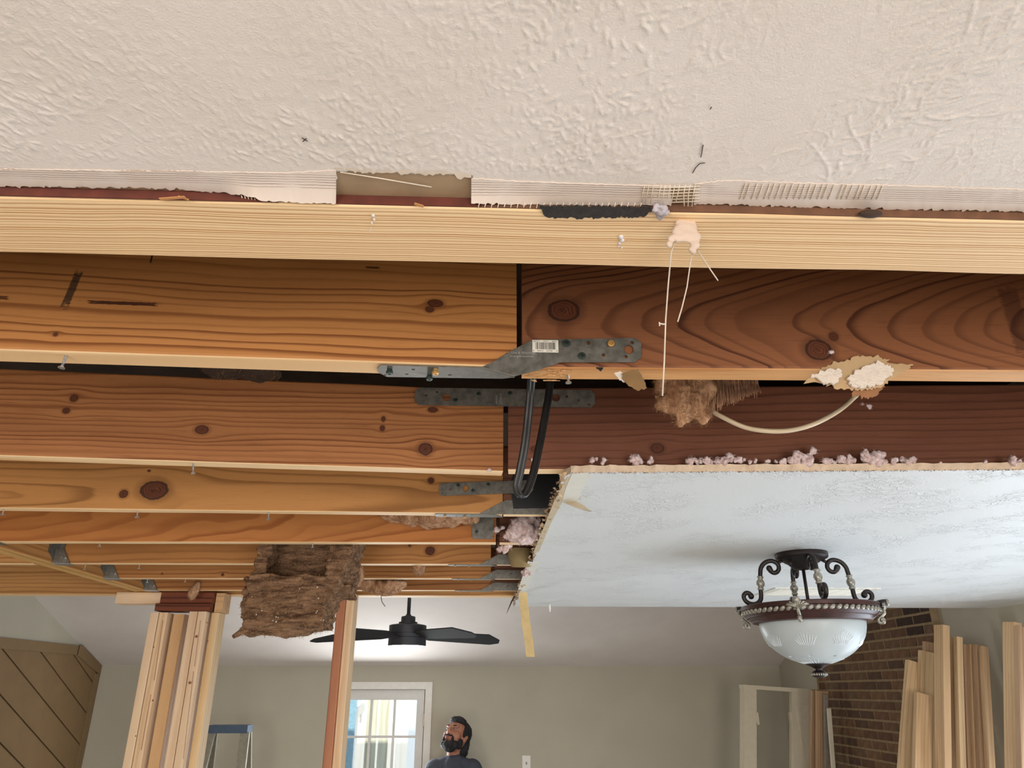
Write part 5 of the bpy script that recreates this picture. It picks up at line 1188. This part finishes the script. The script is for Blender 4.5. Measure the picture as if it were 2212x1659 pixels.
# ------------------------------------------------------------------ the man looking up
PX, PY = -.215, 6.78
SKIN = plain('skin', '#A26E58', .55, var=.10, scale=25.); HAIR = plain('black_hair', '#17161a', .6, var=.3, scale=200., bump=.004, bscale=260.); SHIRT = plain('charcoal_tee', '#3c414d', .85, var=.08, scale=12., bump=.002, bscale=40.)
JEAN = plain('denim', '#2d3748', .85); BOOT = plain('brown_boot', '#4a3626', .6)
DZ = .05
PER = empty('person', (PX, PY, ZF), 'bearded man in a charcoal tee looking up beside the glazed door', 'person')
HM = Matrix.Translation((-.200, 6.735, -.368)) @ Matrix.Rotation(R(-32), 4, 'Z') @ Matrix.Rotation(R(-31), 4, 'X') @ Matrix.Scale(1.12, 4)     # face along local -y
def hs(m, c, r, seg=18, rings=14):
    m.M = HM; m.sphere(c, r, seg, rings); m.M = None
def limb(m, pts, rs, n=5, seg=14): 
    P = spline([Vector(p) for p in pts], n); R_ = []
    for i in range(len(rs) - 1): R_ += [rs[i] + (rs[i + 1] - rs[i]) * j / n for j in range(n)]
    m.tube(P, R_ + [rs[-1]], seg); m.sphere(P[0], rs[0], seg, 8); m.sphere(P[-1], rs[-1], seg, 8)
arms = []
for s_ in (-1, 1):
    arms.append([(PX + .150 * s_, PY + .01, -.620), (PX + .215 * s_, PY + .02, -.74), (PX + .260 * s_, PY + .03, -.94), (PX + .265 * s_, PY - .05, -1.17)])
b = MB()
hs(b, (0, .012, .022), (.076, .096, .098)); hs(b, (0, -.035, -.035), (.060, .058, .075)); hs(b, (0, -.048, -.082), (.040, .034, .028)); hs(b, (0, -.010, -.070), (.056, .060, .040))
hs(b, (.040, -.050, -.020), (.030, .032, .034)); hs(b, (-.040, -.050, -.020), (.030, .032, .034)); hs(b, (0, -.074, .040), (.056, .022, .022)); hs(b, (0, -.060, -.045), (.050, .036, .034))
hs(b, (0, -.100, -.010), (.0135, .018, .022)); hs(b, (0, -.094, .012), (.010, .014, .024)); hs(b, (.013, -.094, -.018), (.010, .012, .009)); hs(b, (-.013, -.094, -.018), (.010, .012, .009))
hs(b, (0, -.092, -.050), (.026, .012, .008)); hs(b, (0, -.090, -.063), (.024, .012, .008))
for s_ in (-1, 1): hs(b, (.078 * s_, .012, -.008), (.010, .020, .032)); hs(b, (.080 * s_, .020, .006), (.012, .016, .018))
limb(b, [(-.200, 6.775, -.44), (-.21, 6.785, -.50), (PX, PY + .01, -.60)], [.062, .063, .066])
b.sphere((PX, PY, -.72), (.150, .10, .10), 20, 14); b.sphere((PX, PY - .01, -.90), (.155, .12, .22), 20, 14); b.sphere((PX, PY, -1.10), (.165, .125, .13), 20, 14)
for (pts, s_) in zip(arms, (-1, 1)):
    limb(b, pts, [.060, .058, .048, .032])
    wr = Vector(pts[-1]); b.M = Matrix.Translation(wr + Vector((0, -.012, -.055))); b.sphere((0, 0, 0), (.020, .040, .050), 12, 10); b.M = None
    for j, (fy, fl) in enumerate(((-.030, .070), (-.011, .080), (.009, .076), (.028, .060))):
        q = wr + Vector((0, -.012 + fy, -.095)); limb(b, [q, q + Vector((-.006 * s_, -.004, -fl * .5)), q + Vector((-.020 * s_, -.004, -fl))], [.0095, .009, .0075], 3, 8)
    q = wr + Vector((-.004 * s_, -.045, -.040)); limb(b, [q, q + Vector((-.008 * s_, -.022, -.028)), q + Vector((-.016 * s_, -.026, -.055))], [.011, .0105, .009], 3, 8)
for s_ in (-1, 1): limb(b, [(PX + .09 * s_, PY, -1.12), (PX + .10 * s_, PY - .005, -1.54), (PX + .105 * s_, PY + .01, -1.93)], [.085, .058, .042]); limb(b, [(PX + .105 * s_, PY + .02, ZF + .05), (PX + .12 * s_, PY - .13, ZF + .04)], [.042, .036])
bd = blob('body', b, .0050, SKIN, PER)
t = MB()
limb(t, [(PX + .008, PY + .005, -.548), (PX, PY, -.60), (PX, PY, -.66)], [.078, .105, .13]); t.sphere((PX, PY, -.665), (.200, .130, .105), 24, 16); t.sphere((PX, PY, -.76), (.205, .145, .13), 24, 16)
for s_ in (-1, 1): limb(t, [(PX + .045 * s_, PY + .01, -.570), (PX + .10 * s_, PY + .01, -.600), (PX + .155 * s_, PY + .01, -.645)], [.060, .070, .080]); t.sphere((PX, PY - .02, -.86), (.19, .155, .25), 24, 16); t.sphere((PX, PY - .005, -1.08), (.185, .15, .12), 24, 16)
for pts in arms: limb(t, [pts[0], pts[1], (Vector(pts[1]) * .55 + Vector(pts[2]) * .45)], [.086, .082, .080])
blob('tee_shirt', t, .008, SHIRT, PER, amp=.004, freq=9.)
j_ = MB(); j_.sphere((PX, PY, -1.12), (.178, .138, .10), 20, 12)
for s_ in (-1, 1): limb(j_, [(PX + .09 * s_, PY, -1.14), (PX + .10 * s_, PY - .005, -1.54), (PX + .105 * s_, PY + .01, -1.93)], [.100, .080, .072])
blob('jeans', j_, .010, JEAN, PER, amp=.004, freq=8.)
for s_ in (-1, 1):
    j_ = MB(); limb(j_, [(PX + .105 * s_, PY + .03, ZF + .058), (PX + .112 * s_, PY - .06, ZF + .055), (PX + .12 * s_, PY - .15, ZF + .048)], [.055, .054, .047]); blob('boot', j_, .008, BOOT, PER)
h_ = MB()
hs(h_, (0, .040, .045), (.088, .088, .092)); hs(h_, (0, -.028, .098), (.070, .055, .034)); hs(h_, (0, .095, -.02), (.070, .045, .085)); hs(h_, (.076, .02, .045), (.018, .045, .045)); hs(h_, (-.076, .02, .045), (.018, .045, .045)); hs(h_, (.080, -.012, .025), (.010, .018, .04)); hs(h_, (-.080, -.012, .025), (.010, .018, .04))
h_.sphere((-.170, 6.86, -.47), (.075, .05, .085), 16, 12)
fuzz(blob('hair', h_, .006, HAIR, PER, amp=.006, freq=60., octv=4), 700, .011, HAIR, r=.0010, seed=5)
g_ = MB()
for s_ in (-1, 1):
    hs(g_, (.060 * s_, -.010, -.060), (.018, .030, .040)); hs(g_, (.046 * s_, -.042, -.084), (.028, .032, .030)); hs(g_, (.024 * s_, -.098, -.040), (.017, .008, .0060)); hs(g_, (.038 * s_, -.080, -.064), (.009, .014, .026)); hs(g_, (.024 * s_, -.074, -.096), (.030, .028, .024))
hs(g_, (0, -.078, -.098), (.034, .030, .026)); hs(g_, (0, -.101, -.037), (.014, .007, .0055)); hs(g_, (0, -.040, -.100), (.052, .046, .030))
fuzz(blob('beard', g_, .0045, HAIR, PER, amp=.003, freq=90., octv=4), 500, .008, HAIR, r=.0008, seed=6)
for s_ in (-1, 1):
    e_ = MB(); hs(e_, (.030 * s_, -.0835, .014), (.0115, .0085, .0058), 12, 8); e_.build('eye', plain('eye_white', '#8f827a', .4), PER, smooth=True)
    e_ = MB(); hs(e_, (.029 * s_, -.0905, .0155), (.0052, .0030, .0048), 10, 6); e_.build('iris', plain('dark_iris', '#1c120c', .2), PER, smooth=True)
    e_ = MB(); hs(e_, (.030 * s_, -.0930, .037), (.019, .005, .0042), 10, 6); e_.build('eyebrow', HAIR, PER, smooth=True)
e_ = MB(); hs(e_, (0, -.1015, -.0495), (.020, .006, .0055), 12, 8); hs(e_, (0, -.0995, -.062), (.018, .007, .0065), 12, 8); e_.build('lips', plain('lips', '#8a4a48', .5), PER, smooth=True)
